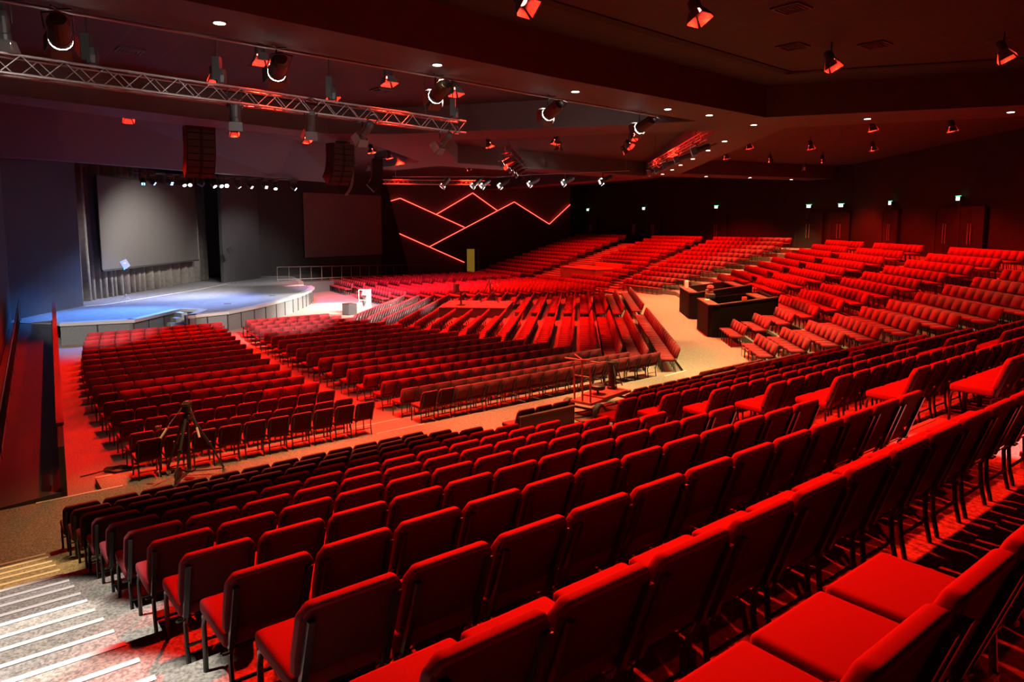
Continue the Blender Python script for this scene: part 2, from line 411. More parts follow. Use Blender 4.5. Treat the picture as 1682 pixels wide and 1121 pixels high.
# curtain, screens
def curtain(name, label, x, y0, y1, z0, z1, n, amp):
    v = []; f = []; rng = random.Random(7)
    cuts = [0.0]
    for _ in range(n): cuts.append(cuts[-1] + rng.uniform(.55, 1.45))
    cuts = [q / cuts[-1] for q in cuts]; amps = [amp * rng.uniform(.6, 1.3) for _ in range(n)]; P = 8; N = n * P
    for k in range(n):
        for i in range(P + (k == n - 1)):
            t = cuts[k] + (cuts[k + 1] - cuts[k]) * i / P; off = amps[k] * math.sin(2 * PI * i / P) * (1.0 if i < P / 2 else .7)
            for z in (z0, z1): v.append((x + off * (1.15 if z == z0 else .8), y0 + (y1 - y0) * t, z))
    for i in range(N): f.append((2 * i, 2 * i + 2, 2 * i + 3, 2 * i + 1))
    m = MB(); m.add(v, f); o = m.build(name, M['curtain'], smooth=True)
    md = o.modifiers.new('thick', 'SOLIDIFY'); md.thickness = .03
    return tag(o, label, 'curtain')
curtain('stage_curtain', 'grey pleated curtain hanging behind and below the big stage screen', -24.2, 35.6, 55.6, 1.02, 8.9, 30, .30)
def screen(name, label, a, e, z0, z1, m, fr=.06):
    a = Vector(a); e = Vector(e); d = (e - a); n = Vector((d.y, -d.x, 0)).normalized()
    t = thing(name, label, 'screen', (a.x, a.y, z0))
    b = MB(); b.poly3([Vector((0, 0, 0)), d, d + up * (z1 - z0), up * (z1 - z0)], n * .05); b.build('panel', M[m], t)
    b = MB(); H = z1 - z0
    for p, q in ((Vector(), d), (up * H, d + up * H), (Vector(), up * H), (d, d + up * H)): b.tube([p, q], fr, 4)
    b.build('frame', M['slot'], t); return t
screen('stage_screen', 'large blank grey projection screen hanging in front of the stage curtain', (-23.3, 39.8, 0), (-23.3, 52.0, 0), 2.75, 8.05, 'screen')
d_ = Vector((.617, .787, 0)); q0 = Vector((-18.6, 62.7, 0)) + Vector((.787, -.617, 0)) * .12
screen('wall_screen', 'blank brownish screen on the dark wall right of the stage', q0, q0 + d_ * 9.05, 2.37, 8.15, 'screen2')
tr_ = MB(); tr_.box((-23.25, 45.9, 2.70), (.10, 12.3, .10)); tr_.build('trim_7', M['slot'], kind='structure')
# ------------------------------------------------------------------ chairs
# local frame: x right, y forward, z up, origin on the floor under the top rear edge of the back
yb = lambda z: (.87 - z) * .34
def chair_parts():
    P = {}
    b = MB(); b.box((0, .405, .437), (.485, .49, .088))
    me = bevelled(b, 'seat', M['fabric'], .030, 3)
    for v in me.vertices:
        v.co.z += .012 * (1 - ((v.co.y - .40) / .25) ** 2) - (.02 if v.co.y > .6 else 0) + (v.co.y - .4) * .05
    P['seat'] = me
    prof = [(-.238, .485), (.238, .485), (.247, .60), (.247, .812), (.206, .872), (-.206, .872), (-.247, .812), (-.247, .60)]
    b = MB(); n = len(prof)
    b.add([(x, 0, z) for x, z in prof] + [(x, .070, z) for x, z in prof],
          [tuple(range(n)), tuple(range(2 * n - 1, n - 1, -1))] + [((i + 1) % n, i, n + i, n + (i + 1) % n) for i in range(n)])
    me = bevelled(b, 'backrest', M['fabric'], .024, 3)
    for v in me.vertices:
        bulge = .018 * max(0, 1 - (v.co.x / .26) ** 2) * max(0, 1 - ((v.co.z - .64) / .26) ** 2)
        if v.co.y > .035: v.co.y += bulge
        v.co.y += yb(v.co.z)
    me.materials.append(M['rearshade'])
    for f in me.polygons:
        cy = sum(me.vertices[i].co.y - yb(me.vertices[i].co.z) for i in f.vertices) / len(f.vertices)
        if cy < .010 and f.center.z < .835: f.material_index = 1  # rear faces below the top edge get the painted shade
    P['backrest'] = me
    for s, nm in ((-1, 'postL'), (1, 'postR')):
        b = MB(); b.box((s * .205, .0, .595), (.032, .034, .42)); me = b.mesh('back_post', M['metal'])
        for v in me.vertices: v.co.y += yb(v.co.z) - .014
        P[nm] = me
        b = MB(); b.tube([(s * .197, .165, .40), (s * .197, .20, .32), (s * .197, .185, .15), (s * .197, .15, .0)], .0155, 6); P['rear' + nm] = b.mesh('leg', M['metal'])
        b = MB(); b.tube([(s * .222, .635, 0), (s * .222, .635, .30), (s * .222, .622, .365), (s * .222, .585, .395), (s * .222, .50, .398)], .0165, 6); P['front' + nm] = b.mesh('leg', M['metal'], True)
    b = MB()
    for s in (-1, 1): b.tube([(s * .222, .52, .396), (s * .205, .19, .385)], .012, 4)
    for y in (.24, .55): b.tube([(-.21, y, .388), (.21, y, .388)], .010, 4)
    P['frame'] = b.mesh('seat_frame', M['metal'])
    b = MB(); b.tube([(-.197, .172, .165), (.197, .172, .165)], .011, 4)
    P['stretcher'] = b.mesh('stretcher', M['metal'])
    b = MB()
    for s in (-1, 1):
        b.tube([(s * .235 + .028 * math.cos(a), .15 + .02 * math.sin(a), .372) for a in [i * PI / 4 for i in range(9)]], .006, 4)
    b.tube([(-.235, .17, .372), (.235, .17, .372)], .005, 4)
    P['link'] = b.mesh('link_bracket', M['metal'])
    return P
CP = chair_parts()
PART_NAMES = {'seat': 'seat', 'backrest': 'backrest', 'postL': 'back_post', 'postR': 'back_post', 'rearpostL': 'leg', 'rearpostR': 'leg',
              'frontpostL': 'leg', 'frontpostR': 'leg', 'frame': 'seat_frame', 'stretcher': 'stretcher', 'link': 'link_bracket'}
def joined(meshes, name):
    bm = bmesh.new(); mats = []
    for me in meshes:
        n0 = len(bm.faces); bm.from_mesh(me); bm.faces.ensure_lookup_table()
        for mt in me.materials:
            if mt not in mats: mats.append(mt)
        for f in bm.faces[n0:]: f.material_index = mats.index(me.materials[f.material_index])
    out = bpy.data.meshes.new(name); bm.to_mesh(out); bm.free()
    for mt in mats: out.materials.append(mt)
    return out
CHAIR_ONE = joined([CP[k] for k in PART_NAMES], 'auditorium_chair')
# light version for the far rows
def low_chair():
    fab = MB(); met = MB()
    fab.box((0, .405, .44), (.485, .49, .085))
    prof = [(-.248, .505), (.248, .505), (.256, .60), (.256, .832), (.232, .872), (-.232, .872), (-.256, .832), (-.256, .60)]; n = 8
    fab.add([(x, yb(z), z) for x, z in prof] + [(x, yb(z) + .075, z) for x, z in prof],
            [tuple(range(n)), tuple(range(2 * n - 1, n - 1, -1))] + [((i + 1) % n, i, n + i, n + (i + 1) % n) for i in range(n)])
    for s in (-1, 1):
        met.tube([(s * .197, yb(.81) - .012, .81), (s * .197, yb(.40) - .012, .40), (s * .197, .20, .32), (s * .197, .15, 0)], .014, 4)
        met.tube([(s * .222, .635, 0), (s * .222, .63, .37), (s * .222, .55, .397)], .0135, 4)
    met.tube([(-.197, .172, .165), (.197, .172, .165)], .011, 3)
    return fab, met

ORD = ['first', 'second', 'third', 'fourth', 'fifth', 'sixth', 'seventh', 'eighth', 'ninth', 'tenth', 'eleventh', 'twelfth', 'thirteenth', 'fourteenth',
       'fifteenth', 'sixteenth', 'seventeenth', 'eighteenth', 'nineteenth', 'twentieth', 'twenty-first', 'twenty-second', 'twenty-third', 'twenty-fourth', 'twenty-fifth']
SEATS = []      # (pos, theta, block, row, seat)
def row(block, th, c, z, s0, s1, r, pitch=.525, jitter=0.0):
    n = max(1, int(round((s1 - s0) / pitch))); p = (s1 - s0) / n
    for i in range(n): SEATS.append((pt(th, s0 + p * (i + .5), c, z), th, block, r, i))
for k in range(12):
    row('E', TE, cE(k), ZT(k), 1.02 if k < 11 else .50, 7.26, k)
    row('F', TE, cE(k), ZT(k), *((9.7, 11.3) if k == 0 else (12.4, 15.1) if k == 1 else (11.0, 15.1) if k == 2 else (9.68, 15.1)), k)
    row('F2', TE, cE(k), ZT(k), *((16.4, 19.5) if k == 0 else (16.6, 19.6 + .32 * k)), k)
    row('G1', TG, cG(k), ZT(k), 24.7 - .5 * k, 27.45 - .1 * k, k)
    row('G2', TG, cG(k), ZT(k), 29.15 - .08 * k, 31.6 if k < 3 else 34.3 - .04 * k, k)
    if k >= 4: row('G3', TG, cG(k), ZT(k), 36.35, 42.0, k)
    if k >= 3: row('G4', TG, cG(k), ZT(k), 43.5 if k > 3 else 44.0, 48.1 + .15 * k, k)
    row('H', TH, cH(k), ZT(k), max(35.8, 37.95 - .25 * k), 42.35 + .13 * k, k)
    if k >= 5: row('I', TH, cH(k), ZT(k), 45.1, 51.7, k)
    elif k == 0: row('I', TH, cH(k), ZT(k), 43.9, 49.4, k)
    else: row('I', TH, cH(k), ZT(k), 44.3, 46.2, k)
    row('J', TH, cH(k), ZT(k), 55.5, 64.2, k)
AT = 38.3
for j in range(17):      # flat floor, j = 0 is the row next to the cross aisle
    w = 15.27 if j == 0 else 16.42 + 1.113 * (j - 1)
    z = .14 if j == 0 else 0.0
    l = 2.52 if j == 0 else 2.60 + .0068 * max(0, w - 19) ** 2
    r_ = 7.82 if j == 0 else 7.78 + .0068 * max(0, w - 19) ** 2 + .01 * (w - 16)
    row('A', AT, -w, z, l, r_, j)
    l = 9.13 if j == 0 else 9.2 + .0068 * max(0, w - 20) ** 2
    r_ = 18.5 - .245 * (w - 15.3)
    if j > 10: r_ += .03 * (j - 10) ** 2 * .3
    row('B', AT, -w, z, l, r_, j)
    c = 3.55 if j == 0 else 2.5 - .9 * (j - 1)
    t = j / 16
    n0 = 24.6 + (33.5 - 24.6) * t; n1 = 49.0 - 5.6 * t
    if j > 12: row('C', 84.5, c, z, n0, n1, j)
    else:
        row('C', 84.5, c, z, n0, 36.9 - .03 * j, j)
        if 8 <= j <= 12: row('C2', 84.5, c, z, 43.2, n1 + .6, j)
        else: row('C2', 84.5, c, z, 38.6, n1, j)
    c = 32.55 if j == 0 else 31.4 - .99 * (j - 1)
    row('D', TH, c, z, 51.75 + 1.9 * (1 - t), 57.9 + 2.4 * (1 - t), j)
    row('D2', TH, c, z, 43.8 - 2.9 * (1 - t), 49.4 + 1.6 * (1 - t), j)
# the two loose corners where something else stands
def blocked(p, blk, r, i):
    if blk in ('F', 'F2') and r == 0 and False: return True
    return False
CAMINV = (Matrix.Translation(cam.location) @ cam.rotation_euler.to_matrix().to_4x4()).inverted()
def px(p):
    q = CAMINV @ Vector(p)
    if q.z > -.2: return None
    return 841 + 1152.15 * q.x / -q.z, 493.52 - 1152.15 * q.y / -q.z, -q.z
cand = []
far = []
for S_ in SEATS:
    q = px(S_[0] + Vector((0, 0, .5)))
    if q and -60 < q[0] < 1760 and -50 < q[1] < (1250 if q[2] > 4 else 3200): cand.append((q[2], S_))
    elif q is None or q[2] < 4: pass          # nothing of these shows
    else: far.append(S_)
cand.sort(key=lambda t: t[0])
near = cand[:300]; far = [S_ for _, S_ in cand[300:]] + [S_ for S_ in far if -700 < (px(S_[0]) or (9999,))[0] < 2300]
BLK = {'E': ('near raked block', 'chairs in the near raked block'), 'F': ('block past inner stairs', 'chairs in the raked block past the inner stairs'),
       'F2': ('outer right raked block', 'chairs in the outer right raked block'), 'A': ('left flat-floor block', 'chairs in the left flat-floor block'),
       'B': ('middle flat-floor block', 'chairs in the middle flat-floor block'), 'G1': ('block beside dark booths', 'chairs in the right raked block')}
def chair_label(blk, r, i):
    nm = BLK.get(blk, ('side block', 'chairs in the side block'))[0]
    if blk in ('A', 'B'): return 'red chair %s from left, %s row in from cross aisle, %s' % (ORD[i], ORD[r], nm)
    return 'red chair %s from left, %s row up from cross aisle, %s' % (ORD[i], ORD[r], nm)
N_PARTS = 150
for rank, (dep, (p, th, blk, r, i)) in enumerate(near):
    lab = chair_label(blk, r, i); grp = BLK.get(blk, ('', 'chairs in the side block'))[1]
    if rank < N_PARTS:
        t = thing('auditorium_chair', lab, 'chair', p, R(th), grp)
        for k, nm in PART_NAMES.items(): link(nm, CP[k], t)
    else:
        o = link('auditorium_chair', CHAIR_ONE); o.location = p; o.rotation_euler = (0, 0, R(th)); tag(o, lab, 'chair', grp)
# the remaining rows as one mesh
fab, met = low_chair()
V0 = np.array(fab.v + met.v); nf = len(fab.f); F0 = fab.f + [tuple(i + len(fab.v) for i in f) for f in met.f]
nv = len(V0); allv = np.zeros((len(far) * nv, 3))
for j, (p, th, *_ ) in enumerate(far):
    a = R(th); ca, sa = math.cos(a), math.sin(a)
    allv[j * nv:(j + 1) * nv] = np.stack([V0[:, 0] * ca - V0[:, 1] * sa + p.x, V0[:, 0] * sa + V0[:, 1] * ca + p.y, V0[:, 2] + p.z], 1)
lens = np.array([len(f) for f in F0]); idx = np.array([i for f in F0 for i in f])
LI = (idx[None, :] + (np.arange(len(far)) * nv)[:, None]).ravel()
LT = np.tile(lens, len(far)); LS = np.concatenate([[0], np.cumsum(LT)[:-1]])
me = bpy.data.meshes.new('distant_chairs')
me.vertices.add(len(allv)); me.vertices.foreach_set('co', allv.ravel())
me.loops.add(len(LI)); me.loops.foreach_set('vertex_index', LI.astype(np.int32))
me.polygons.add(len(LT)); me.polygons.foreach_set('loop_start', LS.astype(np.int32)); me.polygons.foreach_set('loop_total', LT.astype(np.int32))
me.materials.append(M['fabric']); me.materials.append(M['metal'])
mi = np.tile(np.array([0] * nf + [1] * (len(F0) - nf)), len(far)); me.polygons.foreach_set('material_index', mi.astype(np.int32))
me.update(calc_edges=True); me.validate()
bm = bmesh.new(); bm.from_mesh(me); bmesh.ops.recalc_face_normals(bm, faces=bm.faces); bm.to_mesh(me); bm.free()
o = link('distant_chairs', me); o['kind'] = 'stuff'; tag(o, 'many far rows of red chairs filling the fan of blocks across the hall', 'chairs')
print('CHAIRS', len(SEATS), 'near', len(near), 'far', len(far), 'last near depth', near[-1][0])
# ------------------------------------------------------------------ helpers for lamps
def aim_rot(loc, target):
    return (Vector(target) - Vector(loc)).to_track_quat('-Z', 'Y').to_euler()
# red floodlight: lens at the origin, shining down, four flaps
def flood_meshes():
    b = MB(); b.lathe([(.10, .0), (.12, .03), (.12, .22), (.07, .26), (.02, .27)], 14); body = b.mesh('can', M['plastic'])
    b = MB(); b.lathe([(.088, -.004), (.088, .006)], 14); lens = b.mesh('lens', M['bulbred'])
    fl = []
    for k in range(4):
        a = k * PI / 2; X = Matrix.Rotation(a, 4, 'Z')
        v = [(-.10, .115, 0), (.10, .115, 0), (.16, .20, -.21), (-.16, .20, -.21)]
        b = MB(); b.add(v + [(x, y + .008, z + .008) for x, y, z in v], [(0, 1, 2, 3), (7, 6, 5, 4), (0, 4, 5, 1), (1, 5, 6, 2), (2, 6, 7, 3), (3, 7, 4, 0)], X); fl.append(b.mesh('barn_door', M['flap']))
    b = MB(); b.tube([(0, 0, .10), (0, 0, CEIL - 9.35)], .018, 6); stem = b.mesh('stem', M['plastic'])
    return body, lens, fl, stem
FB, FL, FF, FS = flood_meshes()
def outward(x, y):
    """unit vector away from the stage: the way the floods are tilted"""
    v = Vector((x + 17.0, y - 42.0, 0)); return v.normalized()
def flood(loc, label, watt, group, tilt=24, target=None, deg=None):
    o_ = outward(loc[0], loc[1]); dvec = Vector((0, 0, -1)) * math.cos(R(tilt)) + o_ * math.sin(R(tilt))
    if target is not None: dvec = (Vector(target) - Vector(loc)).normalized()
    rot = dvec.to_track_quat('-Z', 'Y').to_euler()
    t = thing('floodlight', label, 'stage light', loc, 0, group, rot)
    link('can', FB, t); link('lens', FL, t)
    for f in FF: link('barn_door', f, t)
    st = link('stem', FS, t); st.rotation_euler = rot.to_matrix().inverted().to_euler()
    L = Vector(loc); spot(L + dvec * .03, L + dvec * 5, RED, watt, deg or FLOOD_DEG, .45, None, .07, 'red_flood_lamp')
    spot(L + dvec * .03, L + dvec * 5, RED, 150, 165, .3, None, .07, 'red_spill_lamp')
def lamp_plan(x, y):
    """target on the seats and cone of the floods that are cut to one block by their flaps"""
    P = {(-6.02, 17.33): (-5.0, 16.0, 0, 50), (-3.41, 19.9): (-2.3, 18.5, 0, 52), (-8.12, 19.67): (-7.2, 17.9, 0, 56), (-5.54, 22.14): (-4.3, 20.4, 0, 56), (-1.69, 21.47): (-.4, 20.0, 0, 56),
         (-3.5, 10.4): (1.4, 6.25, 3, 68), (-2.0, 11.7): (3.2, 7.0, 3, 78), (.2, 13.3): (5.0, 8.3, 3, 92),
         (5.5, 32.45): (12.2, 24.2, 1.5, 46, 2.3), (-14.4, 26.9): (-12.4, 23.8, 0, 88, .8), (5.9, 36.07): (12.0, 30.8, 1.2, 44, 1.7), (6.12, 38.98): (12.2, 39.4, 1.2, 42, 1.3), (2.1, 34.28): (.6, 33.6, 0, 74), (2.47, 37.18): (1.2, 38.6, 0, 74)}
    return P.get((x, y))
FLOOD_DEG = 108
Z_F = 9.35
FLOOD_GAIN = [.75, 1.35, 2.4, 2.8, 2.4, 2.4, 1.9, 2.7]
FLOOD_TILT = [26, 10, 26, 24, 20, 14, 8, 30]
cells = [('near ceiling tray at top right', [(3.52, 13.87), (7.92, 17.95), (11.56, 17.03)]),
         ('far tray above the right raked block', [(14.84, 29.49), (18.22, 29.67), (12.05, 36.34), (15.3, 36.62), (18.8, 37.18), (15.92, 43.96), (19.33, 44.36), (12.6, 42.04)]),
         ('tiled tray above the left seating', [(-6.02, 17.33), (-3.41, 19.9), (-8.12, 19.67), (-5.54, 22.14), (-1.69, 21.47)]),
         ('bay before the stage header', [(-14.4, 26.9), (-12.0, 30.9), (-9.6, 33.4)]),
         ('middle tray above the fan seating', [(-1.15, 35.54), (2.1, 34.28), (2.47, 37.18), (5.5, 32.45), (5.9, 36.07), (6.12, 38.98)]),
         ('bay behind the hanging speaker arrays', [(-7.56, 38.36), (-7.16, 41.6), (-6.88, 45.8), (-8.28, 49.37), (-10.24, 50.95), (-3.18, 50.95)]),
         ('tray above the far raked blocks', [(10.5, 62.5), (15.5, 58.5), (5.0, 67.5), (1.0, 60.5), (20.8, 50.5), (7.2, 53.6), (11.3, 54.8)]),  # last two floods are added to brighten the front far rows
         ('ceiling above the near raked block', [(-3.5, 10.4), (-2.0, 11.7), (0.2, 13.3)])]
for ci, (cell, pts) in enumerate(cells):
    order = sorted(range(len(pts)), key=lambda i: pts[i][0] / pts[i][1])
    for n_, i in enumerate(order):
        x, y = pts[i]
        wt = RED_W * FLOOD_GAIN[ci]
        lp = lamp_plan(x, y)
        if lp and len(lp) > 4: wt *= lp[4]
        flood((x, y, Z_F), 'red floodlight with flaps, %s from left, %s' % (ORD[n_], cell), wt, 'red floodlights in the ' + cell, FLOOD_TILT[ci], lp[:3] if lp else None, lp[3] if lp else None)

# recessed downlights in the beams
b = MB(); b.lathe([(.10, -.004), (.10, .02)], 16); DLE = b.mesh('lens', M['downlight'])
b = MB(); b.lathe([(.135, -.012), (.135, .012)], 16); DLR = b.mesh('trim_ring', M['soffit'])
dls = [('front ceiling beam', [(-5.09, 12.65), (-1.64, 15.86), (1.67, 18.97), (4.73, 21.8), (6.32, 22.98), (8.5, 25.18)], (.42, .5, .7, .95, 1.05, 1.1)),
       ('beam above the booths', [(8.94, 30.05), (9.26, 33.69), (9.64, 37.99), (9.9, 41.81), (10.24, 45.47), (10.45, 49.3)], (1.05,) * 6),
       ('radial beam at right', [(11.78, 23.76), (15.55, 22.37)], (.2, .2)),
       ('far cross beam', [(14.13, 51.72), (17.77, 53.04), (21.7, 55.17)], (.5,) * 3)]
for nm, pts, g in dls:
    for i, (x, y) in enumerate(pts):
        t = thing('downlight', 'small white recessed downlight, %s along the %s' % (ORD[i], nm), 'downlight', (x, y, ZB - .001), 0, 'recessed downlights in the ' + nm)
        o = link('trim_ring', DLR, t); o = link('lens', DLE, t); o.location.z = -.012
        spot((x, y, ZB - .03), (x, y, 0), WARM, WARM_W * g[i], 62, .6, None, .05, 'downlight_lamp')
# stair light out of sight above the camera's left
for w_, g in ((2.2, .85), (4.4, 1.0), (6.5, 1.0), (8.3, .7)):
    spot(pt(TE, -.9, -w_ - .4, 9.6), pt(TE, -.02, -w_, ZT(11) - .28 * w_), WHITE, 3000 * g, 20, .25, None, .05, 'stair_lamp')
for w_ in (2.4, 4.6):
    spot(pt(TE, 8.45, -w_ - .4, 9.6), pt(TE, 8.45, -w_, ZT(11) - .28 * w_), WHITE, 1300, 17, .3, None, .05, 'stair_lamp')
spot(pt(TE, -.5, -9.8, 9.6), pt(TE, .05, -10.7, .6), WARM, 2600, 15, .3, None, .05, 'stair_lamp')

# profile spots hung on pipes
def par_meshes(L=.62, r=.17):
    b = MB(); b.lathe([(r, 0), (r, .10), (r * .92, .12), (r * .95, L * .8), (r * .7, L), (.03, L + .02)], 16); can = b.mesh('can', M['plastic'], False)
    b = MB(); b.lathe([(r * .6, -.06), (r * .9, -.04), (r * 1.0, -.022), (r * .9, .004)], 16); lens = b.mesh('lens', M['bulb'])
    b = MB()
    for k in range(4):
        X = Matrix.Rotation(k * PI / 2, 4, 'Z')
        v = [(-.14, r + .01, 0), (.14, r + .01, 0), (.15, r + .07, -.20), (-.15, r + .07, -.20)]
        b.add(v + [(x, y + .008, z) for x, y, z in v], [(0, 1, 2, 3), (7, 6, 5, 4), (0, 4, 5, 1), (1, 5, 6, 2), (2, 6, 7, 3), (3, 7, 4, 0)], X)
    flaps = b.mesh('barn_doors', M['flap'])
    b = MB(); b.tube([(r + .03, 0, .30), (r + .03, 0, .72), (0, 0, .80), (-r - .03, 0, .72), (-r - .03, 0, .30)], .014, 5); yoke = b.mesh('yoke', M['metal'])
    return can, lens, flaps, yoke
PAR = par_meshes()
PAR_S = par_meshes(.5, .12)
def par(loc, target, label, group, watt, deg, col=WHITE, hang=.0, small=False, lensm=None, name='spotlight'):
    t = thing(name, label, 'stage light', loc, 0, group, aim_rot(loc, target))
    ms = PAR_S if small else PAR
    link('can', ms[0], t); o = link('lens', ms[1], t)
    if lensm: o.data = ms[1].copy(); o.data.materials[0] = M[lensm]
    link('barn_doors', ms[2], t); link('yoke', ms[3], t)
    if hang:
        b = MB(); b.tube([Vector(loc) + Vector((0, 0, .15)), (loc[0], loc[1], loc[2] + hang + .03)], .02, 5)
        q_ = Vector((loc[0], loc[1], loc[2] + hang + .02)); b.tube([q_ + Vector((-.2, 0, 0)), q_ + Vector((.2, 0, 0))], .02, 5); b.tube([q_ + Vector((0, -.2, 0)), q_ + Vector((0, .2, 0))], .02, 5)
        m = b.mesh('hanger', M['metal']); h = link('hanger', m, t); bpy.context.view_layer.update(); h.matrix_parent_inverse = t.matrix_world.inverted()
    if watt:
        d = (Vector(target) - Vector(loc)).normalized()
        spot(Vector(loc) + d * .20, target, col, watt, deg, .6, None, .08, 'spot_lamp')
        spot(Vector(loc) + d * .12, target, col, 22, 140, .3, None, .08, 'spot_spill_lamp')
STAGE_T = [(-18.6, 31.6, .8), (-16.8, 40, 1.0), (-13.4, 36.5, .5), (-10.9, 42.3, 0), (-10.4, 46.6, 0)]
PAR_G = [.8, .35, .9, 3.0, 3.0]; PAR_A = [15, 13, 20, 18, 16]
W0 = 21000
near_pts = [(-7.23, 11.62), (-4.58, 14.06), (-1.77, 16.63), (.97, 19.28), (3.91, 21.98)]
for i, p in enumerate(near_pts):
    par((p[0], p[1], 8.25), STAGE_T[i], 'white stage spotlight under the front ceiling beam, %s from left' % ORD[i], 'white spotlights under the front ceiling beam', W0 * PAR_G[i], PAR_A[i], hang=.45)
b = MB(); b.tube([(-8.4, 10.5, 8.7)] + [(x, y, 8.7) for x, y in near_pts] + [(4.6, 22.6, 8.7)], .028, 8); tag(b.build('lighting_pipe', M['alu']), 'long thin lighting pipe fixed along the front ceiling beam', 'pipe')
for i, (x, y) in enumerate([(-4.62, 47.64), (-2.57, 47.64), (-1.95, 47.8), (-.74, 47.64), (1.21, 45.6), (3.31, 44.33), (5.51, 43.13)]):
    par((x, y, 7.95), (-11.2, 46.5 - i * .9, .3), 'glaring white spotlight above the mountain wall, %s from left' % ORD[i], 'white spotlights far across the hall', W0 * .5 if i != 2 else 2000, 20, hang=.6)
b = MB(); b.tube([(-8.0, 47.64, 8.5), (-4.62, 47.64, 8.5), (-2.57, 47.64, 8.5), (-1.95, 47.8, 8.5), (-.74, 47.64, 8.5), (1.21, 45.6, 8.5), (3.31, 44.33, 8.5), (5.51, 43.13, 8.5), (7.0, 42.4, 8.5)], .03, 6)
for q in ((-7.8, 47.64), (6.8, 42.5)): b.tube([(q[0], q[1], 8.5), (q[0], q[1], 9.79)], .012, 5)
tag(b.build('lighting_pipe', M['alu']), 'far lighting pipe carrying the glaring white spotlights', 'pipe')

par((-9.0, 12.85, 8.55), (-9.2, 13.6, 0), 'black cylindrical lamp with pale lens at the far left ceiling edge', 'black spotlights under the long truss', 0, 0, small=True, hang=1.22, lensm='bulbpink')
# trusses
def truss(label, a, e, w=.34, n=20, m='alu', group=None):
    a = Vector(a); e = Vector(e); t = thing('lighting_truss', label, 'truss', a, 0, group)
    d = e - a; s = Vector((d.y, -d.x, 0)).normalized() * w / 2; u = Vector((0, 0, w / 2))
    cs = [s + u, -s + u, -s - u, s - u]
    for c_ in cs:
        b = MB(); b.tube([c_, d + c_], .026, 6); b.build('chord', M[m], t)
    b = MB()
    for i in range(n):
        p, q = d * (i / n), d * ((i + 1) / n)
        for k in range(4):
            c1, c2 = cs[k], cs[(k + 1) % 4]
            b.tube([p + (c1 if i % 2 else c2), q + (c2 if i % 2 else c1)], .011, 4, False)
    b.build('lacing', M[m], t)
    for f_ in (.12, .88):
        p = d * f_; b = MB(); b.tube([p + u * .9, (p.x, p.y, CEIL - a.z)], .012, 5); b.build('hang_rod', M['metal'], t)
    return t
truss('long box truss with red lit ends spanning above the left seating', (-9.56, 12.8, 8.20), (-1.5, 21.5, 8.20), n=34)
truss('small truss with white spotlights under the beam above the booths', (6.75, 25.0, 8.40), (7.3, 37.6, 8.40), .22, 28)
truss('short dark truss holding spotlights in the middle tray', (-.25, 34.5, 8.95), (.55, 42.6, 8.95), .34, 16, 'metal')
truss('far small truss glowing red above the mountain wall', (-9.2, 50.6, 8.35), (-1.6, 52.0, 8.35), .3, 24)
for i, (x, y) in enumerate([(6.81, 26.3), (6.955, 29.7), (7.08, 32.6), (7.19, 35.0), (7.28, 37.2)]):
    par((x, y, 8.02), (-13, y + 4, 1), 'white rimmed spotlight under the truss by the booths beam, %s from camera' % ORD[i], 'spotlights on the booth side truss', 0, 0, small=True, hang=.25, lensm='bulbdim')
for i, (x, y) in enumerate([(-.41, 34.7), (-.24, 36.5), (-.06, 38.3), (.11, 40.0), (.31, 42.1)]):
    par((x, y, 8.3), (-13.5, y + 2, 1), 'white lamp head under the short dark truss, %s from camera' % ORD[i], 'spotlights on the short dark truss', 0, 0, small=True, hang=.4, lensm='bulbdim')
for i, (x, y, z, tg) in enumerate([(-6.3, 16.32, 7.62, (-6.5, 16.8, 0)), (-5.0, 17.72, 7.62, (-6.2, 20, 0)), (-3.95, 18.87, 7.62, (-7.9, 22.2, 3)), (-2.1, 20.85, 7.62, (-6.5, 23.7, 3.5))]):
    par((x, y, z), tg, 'black cylindrical spotlight hanging under the long truss, %s from left' % ORD[i], 'black spotlights under the long truss', 0, 0, small=True, hang=.35, lensm='plastic')
for i, (x, y, z0, z1) in enumerate([(-8.3, 14.16, 8.35, 9.8), (-6.55, 16.05, 8.35, 9.8), (-4.6, 18.15, 8.35, 9.8), (-1.75, 21.23, 8.35, 9.8)]):
    t = thing('chain_hoist', 'black chain hoist lifting the long truss, %s from left' % ORD[i], 'hoist', (x, y, 8.4), 0, 'chain hoists of the long truss')
    b = MB(); b.box((0, 0, .35), (.16, .16, .5)); b.lathe([(.11, .05), (.13, .2), (.11, .34)], 10, Matrix.Translation((.05, .05, 0))); b.build('body', M['plastic'], t)
    b = MB(); b.tube([(0, 0, -.05), (0, 0, 1.4)], .016, 5); b.build('chain', M['metal'], t)
